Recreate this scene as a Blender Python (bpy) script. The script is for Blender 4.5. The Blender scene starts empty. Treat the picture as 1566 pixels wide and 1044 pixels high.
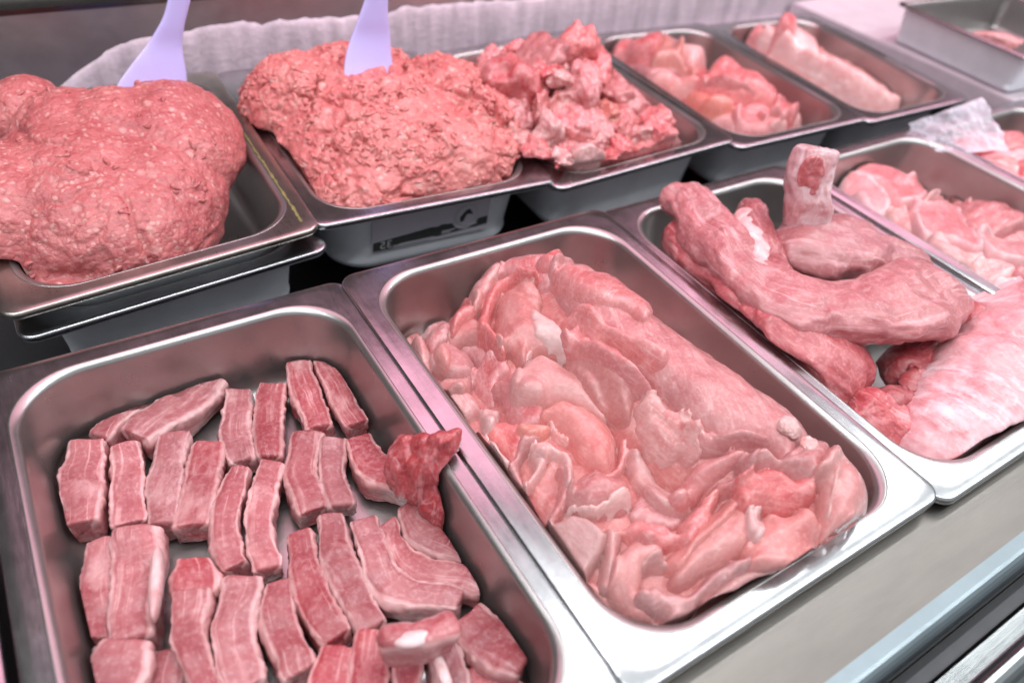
import bpy, bmesh, math
import numpy as np
from mathutils import Matrix, Vector

sc = bpy.context.scene
COL = sc.collection

# ------------------------------------------------------------------ camera
F_PX, CX, CY, IW = 1143.21, 783.0, 522.0, 1566.0
RC = np.array([[0.8427422216270284, -0.5287639663461857, 0.1009664091715199],
               [-0.29134710504961997, -0.605728234699314, -0.7404121622902059],
               [0.45266147645491844, 0.5945603195487422, -0.6645266090622338]])
CAM = np.array([-0.1378673, -0.06653948, 0.3076963])
cd = bpy.data.cameras.new('camera')
cam = bpy.data.objects.new('camera', cd)
COL.objects.link(cam)
cd.sensor_width = 36.0
cd.lens = F_PX / IW * 36.0
cd.clip_start, cd.clip_end = 0.01, 60.0
cd.dof.use_dof = True
cd.dof.focus_distance = 0.44
cd.dof.aperture_fstop = 5.0
m = Matrix.Identity(4)
for i in range(3):
    m[i][0], m[i][1], m[i][2], m[i][3] = RC[0][i], -RC[1][i], -RC[2][i], CAM[i]
cam.matrix_world = m
sc.camera = cam

# ------------------------------------------------------------------ world and lamps
w = bpy.data.worlds.new("World"); sc.world = w; w.use_nodes = True
nt = w.node_tree
bg = nt.nodes['Background']
tc = nt.nodes.new('ShaderNodeTexCoord'); sp = nt.nodes.new('ShaderNodeSeparateXYZ')
mr = nt.nodes.new('ShaderNodeMapRange'); cr = nt.nodes.new('ShaderNodeValToRGB')
nt.links.new(tc.outputs['Generated'], sp.inputs[0])
nt.links.new(sp.outputs['Y'], mr.inputs['Value'])
mr.inputs['From Min'].default_value = -1; mr.inputs['From Max'].default_value = 1
nt.links.new(mr.outputs[0], cr.inputs[0])
cr.color_ramp.elements[0].position = 0.25; cr.color_ramp.elements[0].color = (1.5, 1.6, 1.7, 1)
cr.color_ramp.elements[1].position = 0.62; cr.color_ramp.elements[1].color = (.27, .225, .22, 1)
nt.links.new(cr.outputs[0], bg.inputs['Color'])
bg.inputs['Strength'].default_value = 0.35


def area(name, loc, target, sx, sy, power, col):
    d = bpy.data.lights.new(name, 'AREA'); d.shape = 'RECTANGLE'
    d.size, d.size_y, d.energy, d.color = sx, sy, power, col
    o = bpy.data.objects.new(name, d); COL.objects.link(o)
    o.location = loc
    o.rotation_euler = (Vector(target) - Vector(loc)).to_track_quat('-Z', 'X').to_euler()
    return o


def tube_lamp(name, loc, sx, sy, power, col, tilt):
    d = bpy.data.lights.new(name, 'AREA'); d.shape = 'RECTANGLE'
    d.size, d.size_y, d.energy, d.color = sx, sy, power, col
    o = bpy.data.objects.new(name, d); COL.objects.link(o)
    o.location = loc
    o.rotation_euler = (tilt, 0, 0)
    return o


tube_lamp('pink_canopy_lamp', (0.98, 0.60, 0.56), 2.42, 0.30, 5.8, (1.0, 0.44, 0.60), math.radians(-8))
tube_lamp('ceiling_window_light', (0.70, 0.02, 1.25), 4.2, 1.36, 18.5, (0.90, 0.965, 1.0), 0.0)
tube_lamp('added_glint_lamp', (0.60, 0.34, 1.10), 3.4, 0.05, 13.0, (0.97, 0.97, 1.0), 0.0)  # this and the next: unseen lamps added for sharp glints on wet meat
tube_lamp('added_glint_lamp', (0.60, -0.20, 1.10), 3.4, 0.05, 14.0, (0.95, 0.98, 1.0), 0.0)

sc.view_settings.view_transform = 'Standard'
sc.view_settings.look = 'None'
sc.view_settings.exposure = 0.0
sc.view_settings.gamma = 1.0
sc.view_settings.use_curve_mapping = False
sc.cycles.use_denoising = True
sc.cycles.max_bounces = 8
sc.cycles.diffuse_bounces = 3
sc.cycles.glossy_bounces = 5
sc.cycles.sample_clamp_indirect = 6.0


# ------------------------------------------------------------------ helpers
def PX(u, v, z):
    d = RC.T @ np.array([(u - CX) / F_PX, (v - CY) / F_PX, 1.0])
    return CAM + (z - CAM[2]) / d[2] * d


def PY(u, v, y):
    d = RC.T @ np.array([(u - CX) / F_PX, (v - CY) / F_PX, 1.0])
    return CAM + (y - CAM[1]) / d[1] * d


def _hash(ix, iy, iz, k=0):
    h = (ix.astype(np.int64) * 374761393 + iy.astype(np.int64) * 668265263 + iz.astype(np.int64) * 2147483647 + k * 974634777) & 0x7fffffff
    h = ((h ^ (h >> 13)) * 1274126177) & 0x7fffffff
    h = ((h ^ (h >> 15)) * 668265263) & 0x7fffffff
    return ((h ^ (h >> 11)) & 0xffff) / 65535.0


def perlin(p):
    i = np.floor(p).astype(np.int64); f = p - i
    u = f * f * f * (f * (f * 6 - 15) + 10)
    out = 0
    for dx in (0, 1):
        for dy in (0, 1):
            for dz in (0, 1):
                X, Y, Z = i[:, 0] + dx, i[:, 1] + dy, i[:, 2] + dz
                gx, gy, gz = _hash(X, Y, Z, 1) * 2 - 1, _hash(X, Y, Z, 2) * 2 - 1, _hash(X, Y, Z, 3) * 2 - 1
                dot = gx * (f[:, 0] - dx) + gy * (f[:, 1] - dy) + gz * (f[:, 2] - dz)
                wt = (u[:, 0] if dx else 1 - u[:, 0]) * (u[:, 1] if dy else 1 - u[:, 1]) * (u[:, 2] if dz else 1 - u[:, 2])
                out = out + wt * dot
    return out * 1.3


def fbm(p, o=3):
    s, a = 0, 1.0
    for k in range(o):
        s = s + a * perlin(p * 2.03 ** k + 17.3 * k); a *= .5
    return s


def worley(p):
    i = np.floor(p).astype(np.int64); best = np.full(len(p), 9.0); sec = np.full(len(p), 9.0)
    for dx in (-1, 0, 1):
        for dy in (-1, 0, 1):
            for dz in (-1, 0, 1):
                X, Y, Z = i[:, 0] + dx, i[:, 1] + dy, i[:, 2] + dz
                q = np.stack([X + _hash(X, Y, Z, 5), Y + _hash(X, Y, Z, 6), Z + _hash(X, Y, Z, 7)], 1)
                d = np.linalg.norm(p - q, axis=1)
                sec = np.minimum(np.maximum(d, best), sec); best = np.minimum(best, d)
    return best, sec


def sstep(x, a, b):
    t = np.clip((x - a) / (b - a), 0, 1); return t * t * (3 - 2 * t)


def make_mesh(name, V, faces, mat, parent=None, attrs=None, smooth=True):
    me = bpy.data.meshes.new(name)
    me.from_pydata([tuple(x) for x in np.asarray(V, float)], [], faces)
    if attrs:
        for k, a in attrs.items():
            at = me.attributes.new(k, 'FLOAT_VECTOR', 'POINT')
            at.data.foreach_set('vector', np.asarray(a, np.float32).ravel())
    me.validate(); me.update()
    if smooth:
        me.polygons.foreach_set('use_smooth', [True] * len(me.polygons))
    if mat: me.materials.append(mat)
    o = bpy.data.objects.new(name, me); COL.objects.link(o)
    if parent: o.parent = parent
    return o


def tag(o, label, cat, group=None):
    o['label'] = label; o['category'] = cat
    if group: o['group'] = group
    return o


def struct(o):
    o['kind'] = 'structure'; return o


def empty(name, loc, label, cat, group=None):
    o = bpy.data.objects.new(name, None); COL.objects.link(o); o.location = loc
    o.empty_display_size = .02
    return tag(o, label, cat, group)


def set_parent(o, p):
    o.parent = p
    o.matrix_parent_inverse = Matrix.Translation(-Vector(p.location))


def vnormals(V, Q):
    n = np.zeros_like(V)
    Q = np.asarray(Q)
    fn = np.cross(V[Q[:, 2]] - V[Q[:, 0]], V[Q[:, 3]] - V[Q[:, 1]])
    for k in range(4):
        np.add.at(n, Q[:, k], fn)
    l = np.linalg.norm(n, axis=1); l[l == 0] = 1
    return n / l[:, None]


def catmull(A, ts):
    A = np.asarray(A, float); n = len(A)
    P = np.vstack([2 * A[0] - A[1], A, 2 * A[-1] - A[-2]])
    out = []
    for t in ts:
        i = min(int(t), n - 2); f = t - i
        p0, p1, p2, p3 = P[i], P[i + 1], P[i + 2], P[i + 3]
        out.append(.5 * ((2 * p1) + (-p0 + p2) * f + (2 * p0 - 5 * p1 + 4 * p2 - p3) * f * f + (-p0 + 3 * p1 - 3 * p2 + p3) * f ** 3))
    return np.array(out)


SEED = [0]


def slab_core(name, C, S, T, mat, p=2.6, rc=.008, step=.0013, K=44, low=.0016, lam=.016, fib=.0004,
              rag=0.0, zmin=None, parent=None, crown=0.0, curl=0.0, flam=.0022, warp=(0, .02), wrk=0.0, taper=0.0):
    """swept slab: C centre line of its top face, S half-width vectors, T thickness"""
    SEED[0] += 1; sd = SEED[0] * 7.31
    C, S, T = np.asarray(C, float), np.asarray(S, float), np.asarray(T, float)
    n = len(C)
    fine = np.linspace(0, n - 1, 40 * (n - 1) + 1)
    cf = catmull(C, fine)
    L = np.concatenate([[0], np.cumsum(np.linalg.norm(np.diff(cf, axis=0), axis=1))])
    tot = L[-1]
    rc = min(rc, tot * .45)
    ns = max(8, int(tot / step))
    th = np.linspace(0, math.pi / 2, 9)
    capd = rc * (1 - np.cos(th) ** (2 / p)); caps = np.sin(th) ** (2 / p)
    mid = np.linspace(rc, tot - rc, ns)
    rows = [(0., 0., g) for g in (.02, .35, .7)] + [(d, s_, 1.) for d, s_ in zip(capd, caps)]
    rows += [(d, 1., 1.) for d in mid[1:-1]]
    rows += [(tot - d, s_, 1.) for d, s_ in zip(capd[::-1], caps[::-1])] + [(tot, 0., g) for g in (.7, .35, .02)]
    D = np.array([r[0] for r in rows]); SC = np.array([r[1] for r in rows]); G = np.array([r[2] for r in rows])
    tt = np.interp(D, L, fine)
    c = catmull(C, tt); s = catmull(S, tt); t = np.interp(tt, np.arange(n), T)
    if taper:
        de = np.minimum(D, tot - D); t = t * (1 - taper * (1 - sstep(de, 0, min(.028, tot * .45))))
    e = 1e-2
    tg = catmull(C, np.clip(tt + e, 0, n - 1)) - catmull(C, np.clip(tt - e, 0, n - 1))
    tg /= np.linalg.norm(tg, axis=1)[:, None]
    s = s - (s * tg).sum(1)[:, None] * tg
    hw = np.linalg.norm(s, axis=1); sn = s / hw[:, None]
    nn = np.cross(sn, tg)
    hwE = (hw - np.minimum(rc, hw * .98) * (1 - SC)) * G
    htE = (t / 2 - np.minimum(rc, t / 2 * .98) * (1 - SC)) * G
    ph = np.linspace(0, 2 * math.pi, K, endpoint=False) + .01
    a = np.sign(np.cos(ph)) * np.abs(np.cos(ph)) ** (2 / p)
    b = np.sign(np.sin(ph)) * np.abs(np.sin(ph)) ** (2 / p)
    off = b[None, :] * htE[:, None] - t[:, None] / 2 + crown * (1 - a[None, :] ** 2) * (b[None, :] > 0) * hwE[:, None]
    off = off + curl * (a[None, :] ** 2) * hw[:, None]
    V = c[:, None, :] + sn[:, None, :] * (a[None, :] * hwE[:, None])[:, :, None] + nn[:, None, :] * off[:, :, None]
    M = len(rows)
    V = V.reshape(-1, 3)
    fibA = np.stack([(a[None, :] * hwE[:, None]), (b[None, :] * htE[:, None]), np.repeat(D[:, None], K, 1)], 2).reshape(-1, 3)
    nrm = np.stack([np.repeat(a[None, :], M, 0) * np.where(G < 1, G, 1)[:, None], np.repeat(b[None, :], M, 0), np.repeat((D / tot)[:, None], K, 1)], 2).reshape(-1, 3)
    idx = np.arange(M * K).reshape(M, K)
    q = np.stack([idx[:-1], np.roll(idx, -1, 1)[:-1], np.roll(idx, -1, 1)[1:], idx[1:]], 2).reshape(-1, 4)
    N = vnormals(V, q)
    cen = V.mean(0)
    if ((V - cen) * N).sum() < 0:
        q = q[:, ::-1]; N = -N
    P3 = V + sd
    d = low * fbm(P3 / lam, 3)
    if fib: d = d + fib * fbm((fibA + sd) / np.array([flam, flam, .03]), 2)
    if rag: d = d + rag * np.abs(perlin(P3 / .005)) * (np.abs(nrm[:, 0]) > .8)
    if wrk:
        wv = np.abs(perlin((fibA + sd) / np.array([.011, .011, .04])))
        d = d - wrk * (1 - sstep(wv, 0, .22)) * sstep(perlin(P3 / .03 + 8), -.25, .2) + wrk * .5 * perlin((fibA + sd) / np.array([.006, .006, .03]))
    V = V + N * d[:, None]
    if warp[0]:
        wp = V / warp[1]
        W3 = np.stack([perlin(wp + 40), perlin(wp + 60), .6 * perlin(wp + 80)], 1) * warp[0]
        wp = V / (warp[1] * .36)
        V = V + W3 + np.stack([perlin(wp + 4), perlin(wp + 6), .6 * perlin(wp + 8)], 1) * warp[0] * .33
    if zmin is not None:
        k = .002; x = V[:, 2] - zmin
        V[:, 2] = zmin + np.where(x > 0, x, 0.0005 * np.tanh(x / .01) + .0005)
    faces = q.tolist() + [idx[0][::-1].tolist(), idx[-1].tolist()]
    fibA = fibA + np.array([sd * .013, sd * .007, sd * .031])
    return make_mesh(name, V, faces, mat, parent, {'fib': fibA, 'prm': nrm})


def PN(u, v, p0, n):
    """pixel ray meets the plane through p0 with normal n"""
    d = RC.T @ np.array([(u - CX) / F_PX, (v - CY) / F_PX, 1.0])
    return CAM + d * (np.dot(np.asarray(p0) - CAM, n) / np.dot(d, n))


def slab(name, st, t, mat, mid=0.0, wf=1.0, **kw):
    """st: stations (u, v, width_px, z[, tilt]) traced on the photograph and set on the real surface at height z"""
    U = np.array([[s[0], s[1]] for s in st], float)
    n = len(st)
    C, S, T = [], [], []
    for i in range(n):
        d = U[min(i + 1, n - 1)] - U[max(i - 1, 0)]
        d = d / np.linalg.norm(d); pr = np.array([-d[1], d[0]])
        ti = t if np.isscalar(t) else t[i]
        wd, h = st[i][2] * wf, st[i][3] - mid * ti; tl = st[i][4] if len(st[i]) > 4 else 0.
        l = PX(*(U[i] - pr * wd / 2), h + tl / 2); r = PX(*(U[i] + pr * wd / 2), h - tl / 2)
        C.append((l + r) / 2 + np.array([0, 0, mid * ti])); S.append((r - l) / 2)
        T.append(ti)
    return slab_core(name, C, S, T, mat, **kw)


def rot(ax, ay, az):
    return np.array(Matrix.Rotation(az, 3, 'Z') @ Matrix.Rotation(ay, 3, 'Y') @ Matrix.Rotation(ax, 3, 'X'))


def ico(sub):
    bm = bmesh.new(); bmesh.ops.create_icosphere(bm, subdivisions=sub, radius=1)
    V = np.array([v.co[:] for v in bm.verts]); Fc = [[v.index for v in f.verts] for f in bm.faces]
    bm.free(); return V, Fc


ICO5 = ico(5)
ICO6 = ico(6)


def tri_normals(V, Fc):
    Fc = np.asarray(Fc); n = np.zeros_like(V)
    fn = np.cross(V[Fc[:, 1]] - V[Fc[:, 0]], V[Fc[:, 2]] - V[Fc[:, 0]])
    for k in range(3): np.add.at(n, Fc[:, k], fn)
    return n / np.maximum(np.linalg.norm(n, axis=1), 1e-12)[:, None]


def chunk(name, c, r, R, mat, cuts=6, low=.22, lam=1.1, seed=0, zmin=None, parent=None, fine=.0006):
    """irregular hand-cut lump of meat"""
    rng = np.random.default_rng(seed)
    V = ICO5[0].copy()
    for k in range(cuts):
        d = rng.normal(size=3); d /= np.linalg.norm(d); o = rng.uniform(.45, .8)
        x = V @ d - o
        V = V - np.where(x > 0, x * .88, 0)[:, None] * d
    V = V * (1 + low * fbm(V / lam + seed * 3.7, 3))[:, None]
    x3 = V.copy()
    V = (V * np.asarray(r)) @ np.asarray(R).T + np.asarray(c)
    N = tri_normals(V, ICO5[1])
    V = V + N * (fine * fbm(V / .004 + seed, 2) + fine * 2.2 * fbm((V + seed) / .011, 2))[:, None]
    if zmin is not None: V[:, 2] = np.maximum(V[:, 2], zmin + .0004 * np.tanh(V[:, 2] - zmin))
    fibA = x3 * np.asarray(r) + seed * .17
    return make_mesh(name, V, ICO5[1], mat, parent, {'fib': fibA, 'prm': x3})


def remeshed(name, prims, vox, smooth_it=4):
    """union of ellipsoids (centre, radii, euler) turned into one even skin; returns verts, quads"""
    bm = bmesh.new()
    for c, r, e in prims:
        M = Matrix.Translation(c) @ (Matrix.Rotation(e[2], 4, 'Z') @ Matrix.Rotation(e[1], 4, 'Y') @ Matrix.Rotation(e[0], 4, 'X')) @ Matrix.Diagonal((*r, 1))
        bmesh.ops.create_icosphere(bm, subdivisions=4, radius=1, matrix=M)
    me = bpy.data.meshes.new(name + '_tmp'); bm.to_mesh(me); bm.free()
    o = bpy.data.objects.new(name + '_tmp', me); COL.objects.link(o)
    md = o.modifiers.new('r', 'REMESH'); md.mode = 'VOXEL'; md.voxel_size = vox
    if smooth_it:
        ms = o.modifiers.new('s', 'SMOOTH'); ms.factor = .5; ms.iterations = smooth_it
    dg = bpy.context.evaluated_depsgraph_get(); ev = o.evaluated_get(dg); em = ev.to_mesh()
    V = np.empty(len(em.vertices) * 3); em.vertices.foreach_get('co', V); V = V.reshape(-1, 3)
    Q = [list(p.vertices) for p in em.polygons]
    ev.to_mesh_clear(); bpy.data.objects.remove(o); bpy.data.meshes.remove(me)
    Q = [q for q in Q if len(q) == 4]
    return V, Q


def blur(H, n):
    for _ in range(n):
        P_ = np.pad(H, 1, mode='edge')
        H = (P_[:-2, 1:-1] + P_[2:, 1:-1] + P_[1:-1, :-2] + P_[1:-1, 2:] + 2 * P_[1:-1, 1:-1]) / 6
    return H


class Heap:
    """soft slices laid one on another: each new slice drapes over what already lies there"""
    def __init__(self, x0, x1, y0, y1, res, floor):
        self.x = np.arange(x0, x1 + res, res); self.y = np.arange(y0, y1 + res, res); self.res = res; self.floor = floor
        self.X, self.Y = np.meshgrid(self.x, self.y, indexing='ij')
        self.H = np.full(self.X.shape, floor, float)

    def bump(self, u, v, z, r):
        c = PX(u, v, z); d = np.hypot(self.X - c[0], self.Y - c[1]) / r
        self.H = np.maximum(self.H, self.floor + (z - self.floor) * np.sqrt(np.clip(1 - d ** 2.4, 0, 1)))

    def surf(self, px, off=0.):
        out = []
        for u, v in px:
            zs = np.linspace(.10, self.floor, 420)
            d = RC.T @ np.array([(u - CX) / F_PX, (v - CY) / F_PX, 1.0])
            k = (zs - CAM[2]) / d[2]; P_ = CAM[None, :] + k[:, None] * d[None, :]
            ix = np.clip(((P_[:, 0] - self.x[0]) / self.res).round().astype(int), 0, len(self.x) - 1)
            iy = np.clip(((P_[:, 1] - self.y[0]) / self.res).round().astype(int), 0, len(self.y) - 1)
            hit = zs <= self.H[ix, iy] + off
            j = int(np.argmax(hit)) if hit.any() else len(zs) - 1
            out.append(P_[j])
        return np.array(out)

    def slice(self, name, px, t, mat, label, cat, group, r=.008, bl=6, rag=.0010, wr=.0005, dome=0., org=None, k=1.0, ang=None):
        SEED[0] += 1; sd = SEED[0] * 5.17
        px = np.array(px, float)
        if org is not None: px = px / k + np.array(org)
        w_ = self.surf(px, t * .6)[:, :2]
        n = len(w_); cl = np.vstack([w_, w_[:3]])
        pts = []
        for i_ in range(n):
            p0, p1, p2, p3 = cl[i_], cl[i_ + 1], cl[i_ + 2], cl[(i_ + 3) % n]
            for f in np.linspace(0, 1, 7)[:-1]:
                pts.append(.5 * ((2 * p1) + (-p0 + p2) * f + (2 * p0 - 5 * p1 + 4 * p2 - p3) * f * f + (-p0 + 3 * p1 - 3 * p2 + p3) * f ** 3))
        pts = np.array(pts); m_ = .006
        lo, hi = pts.min(0) - m_, pts.max(0) + m_
        i0, i1 = np.searchsorted(self.x, lo[0]), np.searchsorted(self.x, hi[0])
        j0, j1 = np.searchsorted(self.y, lo[1]), np.searchsorted(self.y, hi[1])
        if i1 - i0 < 4 or j1 - j0 < 4: print('EMPTY SLICE', label, lo, hi); return None
        X, Y, H = self.X[i0:i1, j0:j1], self.Y[i0:i1, j0:j1], self.H[i0:i1, j0:j1]
        Q = np.stack([X.ravel(), Y.ravel()], 1)
        a, b = pts, np.roll(pts, -1, 0)
        best = np.full(len(Q), 9.); ins = np.zeros(len(Q), bool)
        for p, q in zip(a, b):
            e = q - p; l2 = max(e @ e, 1e-14)
            tt = np.clip(((Q - p) @ e) / l2, 0, 1)
            best = np.minimum(best, np.linalg.norm(Q - p - tt[:, None] * e, axis=1))
            cr_ = (p[1] > Q[:, 1]) != (q[1] > Q[:, 1])
            if abs(q[1] - p[1]) > 1e-12:
                ins ^= cr_ & (Q[:, 0] < (q[0] - p[0]) * (Q[:, 1] - p[1]) / (q[1] - p[1]) + p[0])
        d = np.where(ins, best, -best)
        P3 = np.stack([Q[:, 0], Q[:, 1], np.full(len(Q), sd)], 1)
        d = d + rag * (fbm(P3 / .008, 3) + .8 * perlin(P3 / .022))
        d = d.reshape(X.shape)
        c0 = pts.mean(0); cov = np.cov((pts - c0).T); ev, evec = np.linalg.eigh(cov)
        ax = evec[:, 1] if ang is None else np.array([math.cos(ang), math.sin(ang)])
        al = (Q - c0) @ ax; ac = (Q - c0) @ np.array([-ax[1], ax[0]])
        Hs = np.maximum(H * .35 + blur(H, bl * 3) * .65, blur(H, bl * 5))
        Hs = H + (Hs - H) * sstep(d, 0, r)
        rr = np.clip(d / r, 0, 1)
        top = Hs + t * np.sqrt(np.clip(1 - (1 - rr) ** 2, 0, 1)) + dome * sstep(d, 0, d.max() + 1e-6)
        A3 = np.stack([ac / .006, al / .030, np.full(len(Q), sd)], 1)
        wrn = perlin(A3) + .6 * perlin(A3 * 2.1 + 9) + 1.2 * (np.abs(perlin(np.stack([ac / .013, al / .045, np.full(len(Q), sd + 3)], 1))) - .3)
        top = top + wr * wrn.reshape(X.shape) * rr
        top = top + wr * 1.2 * fbm(P3 / .012, 2).reshape(X.shape) * rr
        tb = blur(top, 2); top = np.where(d > .0008, tb, top)
        top = np.where(d < 0, H + d * 2.2, top)
        keep = d > -.0028
        cell = keep[:-1, :-1] & keep[1:, :-1] & keep[1:, 1:] & keep[:-1, 1:]
        ids = -np.ones(X.shape, int)
        used = np.zeros(X.shape, bool)
        used[:-1, :-1] |= cell; used[1:, :-1] |= cell; used[1:, 1:] |= cell; used[:-1, 1:] |= cell
        N_ = used.sum(); ids[used] = np.arange(N_)
        V1 = np.stack([X[used], Y[used], top[used]], 1)
        V2 = np.stack([X[used], Y[used], np.maximum(np.minimum(top, H)[used] - .0022, self.floor + .0002)], 1)
        ci, cj = np.nonzero(cell)
        f1 = np.stack([ids[ci, cj], ids[ci + 1, cj], ids[ci + 1, cj + 1], ids[ci, cj + 1]], 1)
        f2 = f1[:, ::-1] + N_
        ed = np.concatenate([f1[:, [0, 1]], f1[:, [1, 2]], f1[:, [2, 3]], f1[:, [3, 0]]])
        key = np.sort(ed, 1); kk = key[:, 0] * (N_ + 1) + key[:, 1]
        u_, inv, cnt = np.unique(kk, return_inverse=True, return_counts=True)
        be = ed[cnt[inv] == 1]
        f3 = np.stack([be[:, 1], be[:, 0], be[:, 0] + N_, be[:, 1] + N_], 1)
        us = used.ravel()
        off = np.array([sd * .013, sd * .007, sd * .031])
        fib = np.stack([ac[us], V1[:, 2], al[us]], 1) + off
        ed_ = 1 - np.clip(d[used] / .014, 0, 1) * .5
        prm = np.stack([ed_, ed_ * 0 + 1, al[us]], 1)
        o_ = make_mesh(name, np.vstack([V1, V2]), np.vstack([f1, f2, f3]).tolist(), mat, None, {'fib': np.vstack([fib, fib]), 'prm': np.vstack([prm, prm])})
        self.H[i0:i1, j0:j1] = np.maximum(H, np.where(d > 0, top, H))
        return tag(o_, label, cat, group)

    def base(self, name, mat, label, cat, group, bl=10):
        """the lowest piece, filling the pan under the rest"""
        self.H = blur(self.H, bl)
        P3 = np.stack([self.X.ravel(), self.Y.ravel(), self.X.ravel() * 0 + 3.3], 1)
        on = (self.H - self.floor) > .002
        self.H = self.H + np.where(on, .0022 * fbm(P3 / .016, 3).reshape(self.X.shape), 0)
        cell = on[:-1, :-1] & on[1:, :-1] & on[1:, 1:] & on[:-1, 1:]
        ids = np.arange(self.X.size).reshape(self.X.shape); ci, cj = np.nonzero(cell)
        f1 = np.stack([ids[ci, cj], ids[ci + 1, cj], ids[ci + 1, cj + 1], ids[ci, cj + 1]], 1)
        us, inv = np.unique(f1.ravel(), return_inverse=True); f1 = inv.reshape(-1, 4)
        V = np.stack([self.X.ravel()[us], self.Y.ravel()[us], self.H.ravel()[us]], 1)
        N_ = len(V); V2 = V.copy(); V2[:, 2] = self.floor + .0003
        ed = np.concatenate([f1[:, [0, 1]], f1[:, [1, 2]], f1[:, [2, 3]], f1[:, [3, 0]]])
        key = np.sort(ed, 1); kk = key[:, 0] * (N_ + 1) + key[:, 1]
        u_, inv, cnt = np.unique(kk, return_inverse=True, return_counts=True); be = ed[cnt[inv] == 1]
        f3 = np.stack([be[:, 1], be[:, 0], be[:, 0] + N_, be[:, 1] + N_], 1)
        fib = np.vstack([V, V2])[:, [0, 2, 1]]
        o_ = make_mesh(name, np.vstack([V, V2]), np.vstack([f1, f1[:, ::-1] + N_, f3]).tolist(), mat, None, {'fib': fib, 'prm': fib * 0})
        return tag(o_, label, cat, group)


# ------------------------------------------------------------------ materials
def new_mat(name):
    mt = bpy.data.materials.new(name); mt.use_nodes = True
    t = mt.node_tree; b = t.nodes['Principled BSDF']
    return mt, t, b


def nd(t, kind, **kw):
    n = t.nodes.new(kind)
    for k, v in kw.items(): setattr(n, k, v)
    return n


def vecscale(t, src, s, loc=(0, 0, 0)):
    mp = nd(t, 'ShaderNodeMapping'); mp.inputs['Scale'].default_value = s; mp.inputs['Location'].default_value = loc
    t.links.new(src, mp.inputs[0]); return mp.outputs[0]


def noise(t, vec, scale, detail=4, rough=.55, dist=0):
    n = nd(t, 'ShaderNodeTexNoise'); n.inputs['Scale'].default_value = scale
    n.inputs['Detail'].default_value = detail; n.inputs['Roughness'].default_value = rough
    n.inputs['Distortion'].default_value = dist
    t.links.new(vec, n.inputs['Vector']); return n.outputs['Fac']


def ramp(t, src, stops):
    r = nd(t, 'ShaderNodeValToRGB'); e = r.color_ramp.elements
    while len(e) < len(stops): e.new(.5)
    for i, (p_, c_) in enumerate(stops):
        e[i].position = p_; e[i].color = c_ if len(c_) == 4 else (*c_, 1)
    t.links.new(src, r.inputs[0]); return r.outputs[0]


def g(x): return (x, x, x, 1)


def mix(t, f, a, b, mode='MIX'):
    n = nd(t, 'ShaderNodeMix', data_type='RGBA', blend_type=mode)
    if isinstance(f, (int, float)): n.inputs['Factor'].default_value = f
    else: t.links.new(f, n.inputs['Factor'])
    for s, k in ((a, 'A'), (b, 'B')):
        i = n.inputs[6] if k == 'A' else n.inputs[7]
        if isinstance(s, tuple): i.default_value = s if len(s) == 4 else (*s, 1)
        else: t.links.new(s, i)
    return n.outputs[2]


def mth(t, op, a, b=None):
    n = nd(t, 'ShaderNodeMath', operation=op)
    for s, i in ((a, 0), (b, 1)):
        if s is None: continue
        if isinstance(s, (int, float)): n.inputs[i].default_value = s
        else: t.links.new(s, n.inputs[i])
    return n.outputs[0]


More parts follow.
